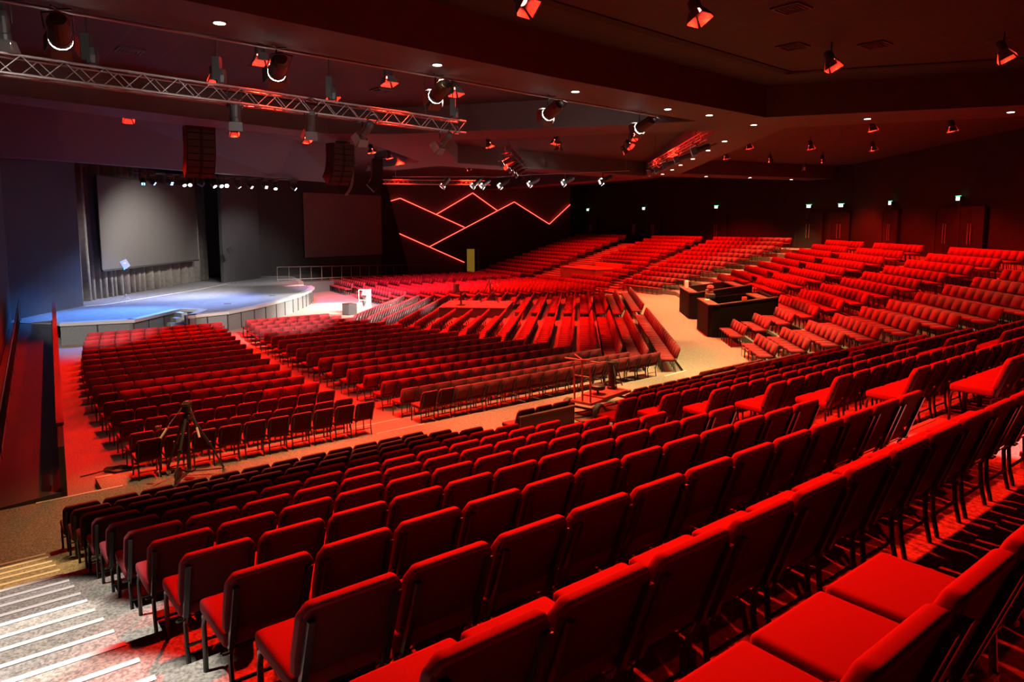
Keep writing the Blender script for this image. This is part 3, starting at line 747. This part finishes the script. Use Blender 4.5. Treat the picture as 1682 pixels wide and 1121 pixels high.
# red glow on the truss comes from a flood near it
# moving heads under the stage header
t0 = MB(); t0.tube([(-19.7, 37.0, 8.03), (-13.1, 43.6, 8.03)], .04, 6)
for q in ((-19.5, 37.2), (-13.3, 43.4)): t0.tube([(q[0], q[1], 8.03), (q[0], q[1], 9.79)], .015, 5)
tag(t0.build('lighting_pipe', M['metal']), 'dark pipe under the stage header holding a row of lamps', 'pipe')
hr_ = [(-19.38, 37.32, 7.64, 'bulbblue'), (-19.07, 37.63, 7.62, 'bulbblue'), (-18.45, 38.25, 7.73, 'bulbblue'), (-17.93, 38.77, 7.5, 'bulbdim'), (-17.69, 39.01, 7.78, 'bulbdim'), (-17.28, 39.42, 7.43, 'plastic'),
       (-16.79, 39.91, 7.83, 'bulb'), (-16.51, 40.19, 7.54, 'bulbdim'), (-16.26, 40.44, 7.87, 'bulb'), (-15.8, 40.9, 7.86, 'bulbpink'), (-15.29, 41.41, 7.86, 'bulbpink'), (-14.64, 42.06, 7.8, 'bulbpink'), (-14.18, 42.52, 7.75, 'bulbdim'), (-13.35, 43.35, 7.66, 'bulbdim')]
b = MB(); b.box((0, 0, .38), (.30, .22, .12)); HB = b.mesh('base', M['plastic'])
b = MB(); b.tube([(.17, 0, .36), (.17, 0, .02), ], .022, 5); b.tube([(-.17, 0, .36), (-.17, 0, .02)], .022, 5); b.tube([(-.17, 0, .34), (.17, 0, .34)], .022, 5); HY = b.mesh('yoke', M['plastic'])
b = MB(); b.lathe([(.06, .20), (.125, .15), (.145, 0), (.14, -.16), (.125, -.17)], 14); HH = b.mesh('head', M['plastic'])
for i, (x, y, z, lm) in enumerate(hr_):
    t = thing('moving_head_lamp', 'small moving head lamp under the stage header, %s from left' % ORD[i], 'stage light', (x, y, 7.57), R(45), 'moving heads under the stage header')
    link('base', HB, t); link('yoke', HY, t)
    h = link('head', HH, t); h.rotation_euler = (R(38 + 14 * (i % 3)), 0, R(160 + 25 * ((i * 7) % 4)))
    if lm == 'plastic': continue
    b = MB()
    if lm in ('bulbpink', 'bulbblue'):
        for q in ((-.05, -.05), (.05, -.05), (-.05, .05), (.05, .05)): b.lathe([(.036, -.174), (.036, -.182)], 8, Matrix.Translation((q[0], q[1], 0)))
    else: b.lathe([(.10, -.174), (.10, -.182)], 12)
    b.build('lens', M[lm], h)
spot((-18.6, 36.6, 7.4), (-19.2, 33.6, 1.0), (.06, .28, 1), 6500, 66, .8, None, .1, 'blue_stage_lamp')
spot((-16.8, 40.6, 7.5), (-18.5, 39.5, 1.0), (.30, .44, 1), 5200, 100, .8, None, .1, 'blue_stage_lamp')
spot((-13.6, 43.8, 7.5), (-10.5, 49.5, .8), (.35, .3, 1.0), 3000, 70, .8, None, .1, 'blue_stage_lamp')
spot((-15.5, 41.5, 7.6), (-24.0, 44.5, .6), (1, .9, .82), 5200, 88, .8, None, .1, 'curtain_lamp')

spot((-14.6, 46.8, 7.6), (-20.8, 54.5, 1.2), (1, .94, .9), 1800, 60, .8, None, .1, 'wall_fill_light')  # added fill to brighten the right stage wall, without a fixture
# hanging line arrays
def line_array(label, top_, bot_, face, n=8, w=1.05):
    top_ = Vector(top_); bot_ = Vector(bot_); t = thing('line_array', label, 'loudspeaker', top_, 0, 'hanging line array loudspeakers')
    f = Vector((math.cos(R(face)), math.sin(R(face)), 0)); s = Vector((-f.y, f.x, 0))
    H = top_.z - bot_.z; back = 1.0; P = []
    for i in range(n + 1):
        u = i / n; ang = (u ** 2.2) * 1.05; P.append((u, ang))
    pos = Vector((0, 0, 0)); h = H / (n * .86)
    for i in range(n):
        ang = P[i][1]; dn_ = Vector((0, 0, -1)) * math.cos(ang) - f * math.sin(ang)
        fw = f * math.cos(ang) - Vector((0, 0, 1)) * math.sin(ang)
        c_ = pos + dn_ * h / 2
        X = Matrix((( s.x, fw.x, -dn_.x, c_.x), (s.y, fw.y, -dn_.y, c_.y), (s.z, fw.z, -dn_.z, c_.z), (0, 0, 0, 1)))
        b = MB(); b.box((0, -.22, 0), (w, .50, h * .95), X); cab = b.build('cabinet', M['speaker'], t)
        b = MB(); b.box((-w * .26, .035, 0), (w * .40, .02, h * .86), X); b.box((w * .26, .035, 0), (w * .40, .02, h * .86), X); b.build('grille', M['speaker2'], cab)
        pos = pos + dn_ * h
    b = MB(); b.box((0, 0, .06), (.5, .5, .06)); b.build('bumper', M['metal'], t)
    b = MB(); b.tube([(.2, 0, .06), (.2, 0, CEIL - top_.z)], .012, 4); b.tube([(-.2, 0, .06), (-.2, 0, CEIL - top_.z)], .012, 4); b.build('hang_cables', M['metal'], t)
line_array('curved black line array hanging left of the stage header', (-11.75, 27.0, 9.0), (-12.1, 27, 7.25), -52)
line_array('curved line array hanging at right end of the stage header', (-7.0, 29.6, 8.65), (-8.2, 29.5, 7.1), -40)
line_array('half hidden line array behind the right end of the header', (-9.0, 40.0, 8.6), (-10.0, 40, 7.1), 5)
line_array('rightmost line array hanging near the mountain wall', (-6.6, 36.0, 8.6), (-7.9, 36, 7.1), 15, w=.8)

# ------------------------------------------------------------------ mountain wall
WB = [('low left mountain panel', [(1.1, 4.38), (4.35, 2.99), (8.37, 1.29), (8.37, .02), (2.1, .02)], .06),
      ('left mountain panel', [(.25, 7.63), (1.27, 7.92), (5.22, 6.35), (8.4, 5.01), (4.35, 2.99), (1.1, 4.38)], .10),
      ('middle mountain panel with a square peak', [(5.22, 6.35), (9.42, 8.62), (12.36, 6.82), (8.4, 5.01)], .08),
      ('right small mountain panel', [(19.14, 5.34), (22.0, 7.59), (22.0, 3.6)], .06)]
mm = [mat('mountain_a', (.085, .05, .055), .8), mat('mountain_b', (.10, .06, .065), .8), mat('mountain_c', (.07, .045, .05), .8), mat('mountain_d', (.05, .03, .03), .8), mat('mountain_e', (.03, .02, .02), .8)]
def mpanel(label, poly, m, t):
    b = MB(); b.poly3([mw(L, z, .03) for L, z in poly], nn * t); return tag(b.build('mountain_panel', m), label, 'wall panel')
for i, (nm, poly, t) in enumerate(WB): mpanel('dark flat ' + nm + ' on the mountain wall', poly, mm[i], t)
mpanel('biggest black mountain panel around the lit doorway', [(4.35, 2.99), (8.4, 5.01), (14.53, 7.76), (19.14, 5.34), (22.0, 3.6), (22.0, .02), (10.08, .02), (10.08, 2.74), (8.7, 2.74), (8.7, .02), (8.37, .02), (8.37, 1.29)], mm[4], .12)
LEDS = [('lowest red light strip sloping down to the doorway', [(1.1, 4.38), (8.37, 1.29)]), ('red light strip peaking at the left end of the wall', [(.25, 7.63), (1.27, 7.92), (8.4, 5.01)]),
        ('red light strip around the square middle peak', [(5.22, 6.35), (9.42, 8.62), (12.36, 6.82)]), ('longest red light strip rising over the black mountain', [(4.35, 2.99), (14.53, 7.76)]),
        ('red light strip falling from the black peak', [(14.53, 7.76), (19.14, 5.34)]), ('short steep red light strip at the right end', [(19.14, 5.34), (22.0, 7.59)])]
for nm, pts in LEDS:
    b = MB()
    for p, q in zip(pts[:-1], pts[1:]):
        P_, Q_ = mw(*p, .16), mw(*q, .16); e_ = (Q_ - P_).normalized(); nrm = nn.cross(e_); nrm = nrm if nrm.z > 0 else -nrm
        b.poly3([P_, Q_, Q_ + nrm * .06, P_ + nrm * .06], nn * .03)
    tag(b.build('led_strip', M['led']), nm, 'light strip', 'red light strips on the mountain wall')
dw = thing('door_1', 'open lit yellow doorway at foot of the black mountain panel', 'doorway', mw(8.7, .02))
dw['kind'] = 'structure'
b = MB(); b.poly3([Vector(), dd * .92, dd * .92 + up * 2.7, up * 2.7], nn * .12); b.build('lit_opening', mat('lit_room', (.5, .36, .05), .8, em=((.9, .55, .06), .07)), dw)
b = MB(); b.poly3([dd * .98, dd * 1.3, dd * 1.3 + up * 2.7, dd * .98 + up * 2.7], nn * .15); b.build('door_leaf', M['blackwall'], dw)
b = MB(); b.poly3([dd * 1.3, dd * 1.36, dd * 1.36 + up * 2.7, dd * 1.3 + up * 2.7], nn * .17); b.build('door_edge', M['yellow'], dw)

# ------------------------------------------------------------------ doors and exit signs
HDL = MB(); HDL.tube([(0, 0, .85), (0, 0, 1.95)], .022, 6); HDL.tube([(0, 0, .95), (0, -.06, .95)], .014, 5); HDL.tube([(0, 0, 1.85), (0, -.06, 1.85)], .014, 5); HDLM = HDL.mesh('pull_bar', mat('pull_bar_metal', (.5, .42, .42), .35, metal=.7))
nd = [2]
def door(th, s, w, c):
    p = pt(th, s, c, ZT(11)); d, n = dn(th)
    t = thing('door_%d' % nd[0], 'dark double door', 'door', p, R(th)); nd[0] += 1
    t['kind'] = 'structure'; del t['category']; del t['label']
    X = lambda x, y, z: (x, y, z)
    b = MB()
    b.box((-w / 2 - .12, .03, 1.42), (.24, .22, 2.84)); b.box((w / 2 + .12, .03, 1.42), (.24, .22, 2.84)); b.box((0, .03, 2.74), (w, .22, .2)); b.build('frame', M['slot'], t)
    for sgn in (-1, 1):
        b = MB(); b.box((sgn * w / 4, .08, 1.32), (w / 2 - .02, .06, 2.64)); lf = b.build('door_leaf', M['blackwall'], t)
        o = link('pull_bar', HDLM, lf); o.location = (sgn * .13, .16, 0)
for th, s, w, c in ((TH, 33.7, 1.3, 48.9), (TH, 36.4, 2.1, 48.9), (TH, 46.1, 2.0, 48.9), (TH, 54.6, 1.9, 48.9), (TH, 57.5, 1.9, 48.9), (TH, 65.0, 1.8, 48.9), (TG, 48.2, 1.9, 20.7), (TG, 41.2, 2.0, 20.7), (TG, 38.7, 2.0, 20.7)): door(th, s, w, c)
for nm, th, s, c, z in (('leftmost doors beside the mountain wall', TH, 65.6, 48.8, 7.0), ('second pair of back doors from the left', TH, 56.0, 48.8, 6.95), ('third back doors from the left', TH, 46.1, 48.8, 6.9), ('wide doors at the back corner', TH, 36.4, 48.8, 6.75), ('narrow doors at the back corner', TH, 33.6, 48.8, 6.75), ('single doors on the right back wall', TG, 48.2, 20.6, 6.7), ('double doors nearest the right edge', TG, 40.0, 20.6, 6.7)):
    p = pt(th, s, c, z); t = thing('exit_sign', 'small glowing green exit sign above the ' + nm, 'exit sign', p, R(th), 'green exit signs over the back doors')
    b = MB(); b.box((0, 0, 0), (.46, .10, .26)); b.build('housing', M['plastic'], t)
    b = MB(); b.box((0, .055, 0), (.36, .012, .20)); b.build('face', M['greenw'], t)
    b = MB(); b.box((0, .03, .14), (.5, .05, .02)); b.build('glow_edge', M['green'], t)
    b = MB(); b.box((-.05, -.03, -.25), (.10, .06, .26)); b.build('bracket', M['wood'], t)

# ------------------------------------------------------------------ ceiling vents and round speakers
for i, (x, y, nm) in enumerate([(5.81, 15.16, 'at the top edge of the near tray'), (7.09, 18.3, 'beside the small white reflection'), (9.08, 18.12, 'right of the other two in the near tray'), (-9.89, 18.73, 'left in the tiled tray'), (-4.33, 24.06, 'far in the tiled tray')]):
    t = thing('ceiling_vent', 'dark square ceiling vent ' + nm, 'vent', (x, y, CEIL), R(40), 'square ceiling vents')
    b = MB(); b.box((0, 0, -.02), (.62, .62, .04)); b.build('frame', M['plastic'], t)
    b = MB()
    for k in range(3): 
        q = .24 - .08 * k
        for sx, sy, w_, h_ in ((0, q, 2 * q, .02), (0, -q, 2 * q, .02), (q, 0, .02, 2 * q), (-q, 0, .02, 2 * q)): b.box((sx, sy, -.05), (w_, h_, .02))
    b.build('slats', M['soffit'], t)
for i, (x, y, nm) in enumerate([(-7.31, 20.7, 'in the tiled tray'), (11.9, 17.75, 'in the near tray at far right')]):
    t = thing('ceiling_speaker', 'round flat ceiling speaker ' + nm, 'speaker', (x, y, CEIL), 0)
    b = MB(); b.lathe([(.26, -.02), (.26, .0)], 20); b.build('ring', M['soffit'], t)
    b = MB(); b.lathe([(.20, -.03), (.20, -.015)], 20); b.build('grille', M['speaker2'], t)

# ------------------------------------------------------------------ control booths and riser
def booth(label, s, c, w, dep, h0, h1):
    p = pt(TG, s, c, .27); t = thing('control_booth', label, 'booth', p, R(TG))     # local x along the aisle, -y outward
    def panel(nm, x0, y0, x1, y1, za, zb, m='booth'):
        b = MB(); dx, dy = Vector((x1 - x0, y1 - y0, 0)), None
        n = Vector((dx.y, -dx.x, 0)).normalized() * .09
        a0 = Vector((x0, y0, 0)); a1 = Vector((x1, y1, 0))
        v = [a0, a1, a1 + n, a0 + n, a0 + up * za, a1 + up * zb, a1 + n + up * zb, a0 + n + up * za]
        b.add(v, [(0, 3, 2, 1), (4, 5, 6, 7), (0, 1, 5, 4), (1, 2, 6, 5), (2, 3, 7, 6), (3, 0, 4, 7)]); return b.build(nm, M[m], t)
    panel('front_panel', .18, 0, w, 0, h0, h0); panel('corner_panel', 0, -.18, .18, 0, h0, h0)
    panel('side_panel', 0, -dep, 0, -.18, h1, h0); panel('side_panel', w, 0, w, -dep, h0, h1); panel('back_panel', w, -dep, 0, -dep, h1, h1)
    b = MB(); b.box((w / 2, -.22, h0 + .02), (w + .06, .50, .05)); b.build('front_ledge', M['boothtop'], t)
    b = MB(); v = [(-.02, -.3, h0), (.16, -.3, h0), (.16, -dep, h1), (-.02, -dep, h1)]; b.add([(x, y, z) for x, y, z in v] + [(x, y, z + .05) for x, y, z in v], [(0, 3, 2, 1), (4, 5, 6, 7), (0, 1, 5, 4), (1, 2, 6, 5), (2, 3, 7, 6), (3, 0, 4, 7)]); b.build('side_ledge', M['boothtop'], t)
    b = MB(); b.box((w / 2, -.85, h0 - .35), (w - .3, .8, .05)); b.build('counter', M['booth'], t)
    b = MB(); b.box((w / 2 + .2, -dep + .5, h1 - .1), (w - .7, .5, .06)); b.build('rear_shelf', M['boothtop'], t)
    return t
booth('nearer black control booth with wooden ledge beside the orange aisle', 31.75, 6.05, 2.9, 3.0, 1.44, 1.82)
booth('farther black control booth behind the nearer one', 37.85, 6.2, 3.6, 3.2, 1.40, 1.85)
p = pt(TG, 34.2, 6.55, 1.78)
t = thing('covered_console', 'red and white covered equipment standing up on the nearer booth', 'equipment', p, R(TG))
b = MB(); b.box((0, 0, .12), (.55, .4, .24)); bm_ = bevelled(b, 'base', M['plastic'], .04, 2); link('base', bm_, t)
b = MB(); b.lathe([(.02, .66), (.14, .62), (.17, .52), (.10, .42)], 12); b.build('top', M['redcover'], t)
b = MB(); b.box((0, -.05, .33), (.44, .16, .24), Matrix.Rotation(R(25), 4, 'Y')); b.build('cover', M['redcover'], t)
b = MB(); b.box((.28, .1, .28), (.14, .1, .26)); b.build('side_cloth', M['skin'], t)
def small(name, label, cat, loc, size, m, rz=0.0, bev=.01):
    b = MB(); b.box((0, 0, size[2] / 2), size); o = link(name, bevelled(b, name, M[m], bev, 2, False)); o.location = loc; o.rotation_euler = (0, 0, rz); return tag(o, label, cat)
small('notepad', 'pale notepad lying on the front ledge of the nearer booth', 'notepad', pt(TG, 33.6, 6.3, 1.765), (.34, .2, .03), 'paper', R(70))
small('monitor_back', 'pale box standing on the front ledge of the farther booth', 'box', pt(TG, 40.4, 6.4, 1.725), (.3, .2, .42), 'paper', R(85))
small('desk_lamp_base', 'small red lit box on the side ledge of the nearer booth', 'box', pt(TG, 31.83, 7.6, 1.95), (.14, .2, .16), 'redcover', R(85))
t = thing('camera_riser', 'low wooden desk riser with top coloured as lit between far raked blocks', 'riser', pt(TH, 47.3, 39.0, .27), R(TH))
b = MB(); b.box((2.6, 1.5, .62), (5.2, 3.0, 1.22)); b.build('body', M['riserside'], t)
b = MB(); b.box((2.6, 1.5, 1.25), (5.3, 3.1, .05)); b.build('top', M['riser'], t)
b = MB(); b.box((2.0, -.1, 1.45), (3.8, .3, .4)); b.build('back_ledge', M['riser'], t)
t = thing('camera_platform', 'square dark platform among the fan seating carrying camera gear', 'platform', pt(84.5, 39.4, -4.1, 0), R(84.5))
b = MB(); b.box((1.8, 1.95, .28), (3.6, 3.9, .56)); b.build('body', M['plastic'], t)
b = MB(); b.box((1.8, 1.95, .58), (3.66, 3.96, .04)); b.build('deck', M['carpet'], t)

# guard panels behind the front row of the raked blocks
for nm, s0, s1 in (('behind three loose chairs by the camera dolly', 9.7, 11.35), ('behind the outer front row past the dolly', 14.6, 19.3)):
    t = thing('guard_panel', 'low dark red guard panel ' + nm, 'panel', pt(TE, s0, cE(0) + .06, ZT(0)), R(TE))
    b = MB(); b.box(((s1 - s0) / 2, 0, .36), (s1 - s0, .05, .72)); b.build('board', M['panelred'], t)
    b = MB(); b.box(((s1 - s0) / 2, 0, .73), (s1 - s0 + .04, .10, .05)); b.build('cap', M['wood'], t)

# ------------------------------------------------------------------ camera tripods and dolly
def tripod(label, loc, h, rz, handles=True):
    t = thing('camera_tripod', label, 'tripod', loc, rz)
    feet = [(.62 * math.cos(a), .62 * math.sin(a)) for a in (R(20), R(150), R(265))]
    for i, (x, y) in enumerate(feet):
        b = MB(); b.tube([(x * .12, y * .12, h * .80), (x * .62, y * .62, h * .42)], .03, 6); b.tube([(x * .6, y * .6, h * .45), (x, y, .14)], .021, 6); b.box((x * .6, y * .6, h * .44), (.07, .07, .06)); lg = b.build('leg', M['plastic'], t)
        b = MB(); b.tube([(0, 0, .16), (x, y, .13)], .018, 5); b.build('spreader_arm', M['plastic'], t)
        b = MB(); b.tube([(x - .02, y, .062), (x + .03, y, .062)], .06, 10); b.build('caster', M['chrome'], t)
    b = MB(); b.lathe([(.05, .14), (.10, .16), (.10, .2), (.03, .22), (.025, h * .75)], 10); b.build('column', M['metal'], t)
    b = MB(); b.lathe([(.08, h * .78), (.085, h * .84), (.05, h * .86), (.09, h * .88), (.09, h * .95)], 12); b.box((0, 0, h * .975), (.13, .26, .05)); b.build('head', M['plastic'], t)
    b = MB(); b.box((0, .02, h), (.10, .16, .03)); b.build('plate', M['chrome'], t)
    if handles:
        for s in (-1, 1):
            b = MB(); b.tube([(s * .08, -.03, h * .93), (s * .22, -.2, h * .80), (s * .30, -.33, h * .70)], .012, 6); pan = b.build('pan_bar', M['chrome'], t)
            b = MB(); b.tube([(s * .28, -.30, h * .72), (s * .36, -.42, h * .62)], .022, 8); b.build('grip', M['skin'], pan)
        b = MB(); b.box((-.42, -.32, h * .74), (.10, .07, .06)); b.build('remote', M['chrome'], t)
    return t
tripod('black wheeled camera tripod with pale pan bars in the left cross aisle', (-6.40, 13.50, .27), 1.56, R(5))
b = MB(); b.tube([(-6.62, 13.42, .40), (-6.58, 13.42, .40)], .13, 14); tag(b.build('cable_drum', M['plastic']), 'small black cable drum under the wheeled camera tripod', 'drum')
tripod('black camera tripod on the platform among the fan seating', (-1.35, 42.3, .60), 1.6, R(60), True)
t = thing('camera_stand', 'black camera gear on low stand at left of the camera platform', 'camera', (-3.0, 41.0, .60), R(20))
b = MB(); b.lathe([(.28, 0), (.28, .04), (.06, .08), (.05, .75)], 12); b.build('stand', M['plastic'], t)
b = MB(); b.box((0, 0, .80), (.9, .45, .08)); b.build('tray', M['plastic'], t)
b = MB(); b.box((-.25, .1, 1.05), (.22, .5, .40)); b.lathe([(.08, 0), (.09, .25)], 10, Matrix.Translation((-.25, .35, 1.05)) @ Matrix.Rotation(R(-90), 4, 'X')); b.build('camera_body', M['plastic'], t)
# dolly: local x forward along its length
dl = thing('camera_dolly', 'red lit four wheeled camera dolly with push bar beside the cross aisle', 'dolly', (2.31, 17.71, ZT(1)), R(49.5))
b = MB(); b.prism([pt(TE, 11.4, -11.68), pt(TE, 14.5, -11.68), pt(TE, 14.5, -13.7), pt(TE, 11.4, -13.7)], ZT(0), ZT(1) - .002); tag(b.build('dolly_platform', M['carpet']), 'low carpeted platform under the camera dolly at the cross aisle', 'platform')
b = MB(); b.box((0, 0, .36), (1.9, .62, .07)); b.box((.15, 0, .42), (1.1, .70, .05)); link('chassis', bevelled(b, 'chassis', M['dolly'], .015, 2, False), dl)
for sx in (-.82, .82):
    b = MB(); b.tube([(sx, -.50, .20), (sx, .50, .20)], .03, 8); b.build('axle', M['metal'], dl)
    for sy in (-.46, .46):
        X = Matrix.Translation((sx, sy, .20)) @ Matrix.Rotation(R(90), 4, 'X')
        b = MB(); b.lathe([(.12, -.075), (.175, -.08), (.20, -.04), (.20, .04), (.175, .08), (.12, .075)], 22, X); tyre = b.build('wheel', M['rubber'], dl, True)
        b = MB(); b.lathe([(.03, -.085), (.10, -.085), (.115, -.06), (.115, .06), (.10, .085), (.03, .085)], 16, X)
        for k in range(5):
            a = k * 2 * PI / 5; b.box((.065 * math.cos(a), .065 * math.sin(a), 0), (.09, .03, .19), X @ Matrix.Identity(4), a)
        b.build('hub', M['dolly'], tyre)
for sy in (-.24, .0, .24):
    b = MB(); b.tube([(-.86, sy, .36), (-.90, sy, 1.42 - abs(sy) * .5)], .024, 6); b.build('push_post', M['dolly'], dl)
b = MB(); b.tube([(-.90, -.52, 1.42), (-.90, .52, 1.42)], .022, 6); b.tube([(-.89, -.26, 1.02), (-.89, .26, 1.02)], .018, 6); b.tube([(-1.14, -.4, 1.5), (-.9, 0, 1.44), (-.7, .36, 1.5)], .018, 6); b.build('push_bar', M['dolly'], dl)
b = MB(); b.lathe([(.16, .56), (.19, .58), (.19, .66), (.15, .69)], 18, Matrix.Translation((-.18, 0, 0))); b.lathe([(.03, .42), (.03, .57)], 8, Matrix.Translation((-.18, 0, 0))); b.build('seat', M['plastic'], dl)
b = MB(); b.lathe([(.14, .42), (.12, .5), (.09, .52), (.085, 1.0), (.12, 1.02), (.12, 1.08)], 14, Matrix.Translation((.55, .05, 0))); b.build('column', M['plastic'], dl)
b = MB(); b.tube([(.55 + .16 * math.cos(a), .05 + .16 * math.sin(a), 1.16) for a in [i * PI / 6 for i in range(13)]], .016, 5); b.box((.55, .05, 1.12), (.2, .14, .1)); b.build('head', M['plastic'], dl)
b = MB(); b.tube([(.45, -.05, 1.1), (.25, -.25, .85), (.4, -.2, .5)], .014, 5); b.tube([(.65, .1, 1.1), (.95, .1, .85), (1.0, .0, .45)], .014, 5); b.build('cables', M['rubber'], dl)
tk = thing('dolly_track', 'flat dolly track sections lying under the camera dolly', 'track', (1.45, 16.75, ZT(1)), R(28))
for s in (-.4, 0, .4):
    b = MB(); b.tube([(-1.2, s, .03), (1.0, s, .03)], .02, 6); b.build('rail', M['metal'], tk)
b = MB()
for k in range(6): b.box((-1.1 + .4 * k, 0, .012), (.06, .95, .022))
b.build('sleepers', M['wood'], tk)
# coiled cable at the left aisle
b = MB(); pts = []
for i in range(70):
    a = i * .42; r_ = .17 + .03 * math.sin(i * 1.7); pts.append((-8.45 + r_ * 1.6 * math.cos(a) , 14.62 + r_ * math.sin(a), .02 + .0011 * i))
pts += [(-8.9, 14.5, .02), (-9.1, 14.3, .015)]
b.tube(pts, .014, 5); tag(b.build('coiled_cable', M['rubber']), 'coil of black cable on the red carpet beside the left block', 'cable')

# ------------------------------------------------------------------ things on and by the stage
def antenna(label, loc, h, m, rz):
    t = thing('antenna_stand', label, 'antenna', loc, rz)
    b = MB(); b.tube([(0, 0, .03), (0, 0, h)], .013, 6); b.build('pole', M['chrome'] if m == 'white' else M['metal'], t)
    for k in range(3):
        a = k * 2 * PI / 3; b = MB(); b.tube([(0, 0, .5), (.38 * math.cos(a), .38 * math.sin(a), .015)], .010, 5); b.build('leg', M['white'] if m == 'white' else M['metal'], t)
    b = MB(); v = [(-.26, -.02, h + .30), (.12, -.02, h + .44), (.34, -.02, h + .06), (.10, -.02, h - .10), (-.06, -.02, h - .04)]
    b.poly3([Vector(q) for q in v], (0, .05, 0)); b.build('paddle', M[m if m == 'white' else 'slot'], t)
    if m == 'white':
        b = MB(); b.box((-.02, 0, h - .10), (.10, .06, .10)); b.build('tape', M['cyan'], t)
        b = MB(); b.box((.02, -.028, h + .22), (.16, .01, .05), Matrix.Identity(4), 0); b.build('printed_label', M['paper'], t)
    return t
antenna('white paddle antenna on thin stand at back of the stage', (-21.3, 38.5, 1.006), 1.98, 'white', R(60))
antenna('black paddle antenna on thin stand by the right stage wall', (-20.6, 51.3, 1.006), 2.25, 'plastic', R(60))
t = thing('subwoofer', 'dark boxy speaker on the floor in front of the stage curve', 'loudspeaker', (-9.62, 41.25, 0), R(-38))
b = MB(); b.box((0, 0, .34), (.62, .60, .68)); link('cabinet', bevelled(b, 'cabinet', M['speaker'], .02, 2, False), t)
b = MB(); b.box((0, -.305, .34), (.54, .02, .60)); b.build('grille', M['speaker2'], t)
t = thing('equipment_rack', 'bright silver equipment rack frame behind the floor speaker', 'rack', (-9.05, 42.9, 0), R(-20))
b = MB()
for x in (-.28, .28):
    for y in (-.22, .22): b.tube([(x, y, 0), (x, y, 1.35)], .025, 4)
for z in (.06, .7, 1.33):
    for y in (-.22, .22): b.tube([(-.28, y, z), (.28, y, z)], .022, 4)
    for x in (-.28, .28): b.tube([(x, -.22, z), (x, .22, z)], .022, 4)
b.build('frame', M['white'], t)
b = MB(); b.box((0, .15, .68), (.52, .05, 1.22)); b.build('back_sheet', M['white'], t)
b = MB(); b.box((.05, -.05, .95), (.35, .2, .08)); b.box((-.02, -.05, .62), (.12, .2, .4)); b.tube([(-.2, -.15, 1.1), (.0, -.2, .8), (.1, -.15, .3)], .02, 5); b.build('gear', M['plastic'], t)
for i, (x, y) in enumerate([(-15.6, 38.2), (-14.6, 42.5)]):
    b = MB(); b.box((0, 0, .004), (.34, .26, .008)); o = b.build('floor_pocket', M['slot']); o.location = (x, y, 1.0); o.rotation_euler = (0, 0, .6)
    tag(o, 'dark floor pocket in the stage carpet, %s one' % ('left' if i == 0 else 'right'), 'floor pocket')
b = MB(); b.tube([(-22.6, 36.9, 1.012), (-22.0, 37.6, 1.012), (-21.6, 40.5, 1.012), (-20.9, 46.0, 1.012), (-20.8, 51.0, 1.012)], .016, 5); tag(b.build('stage_cable', M['white']), 'pale cable running along the stage floor before the curtain', 'cable')
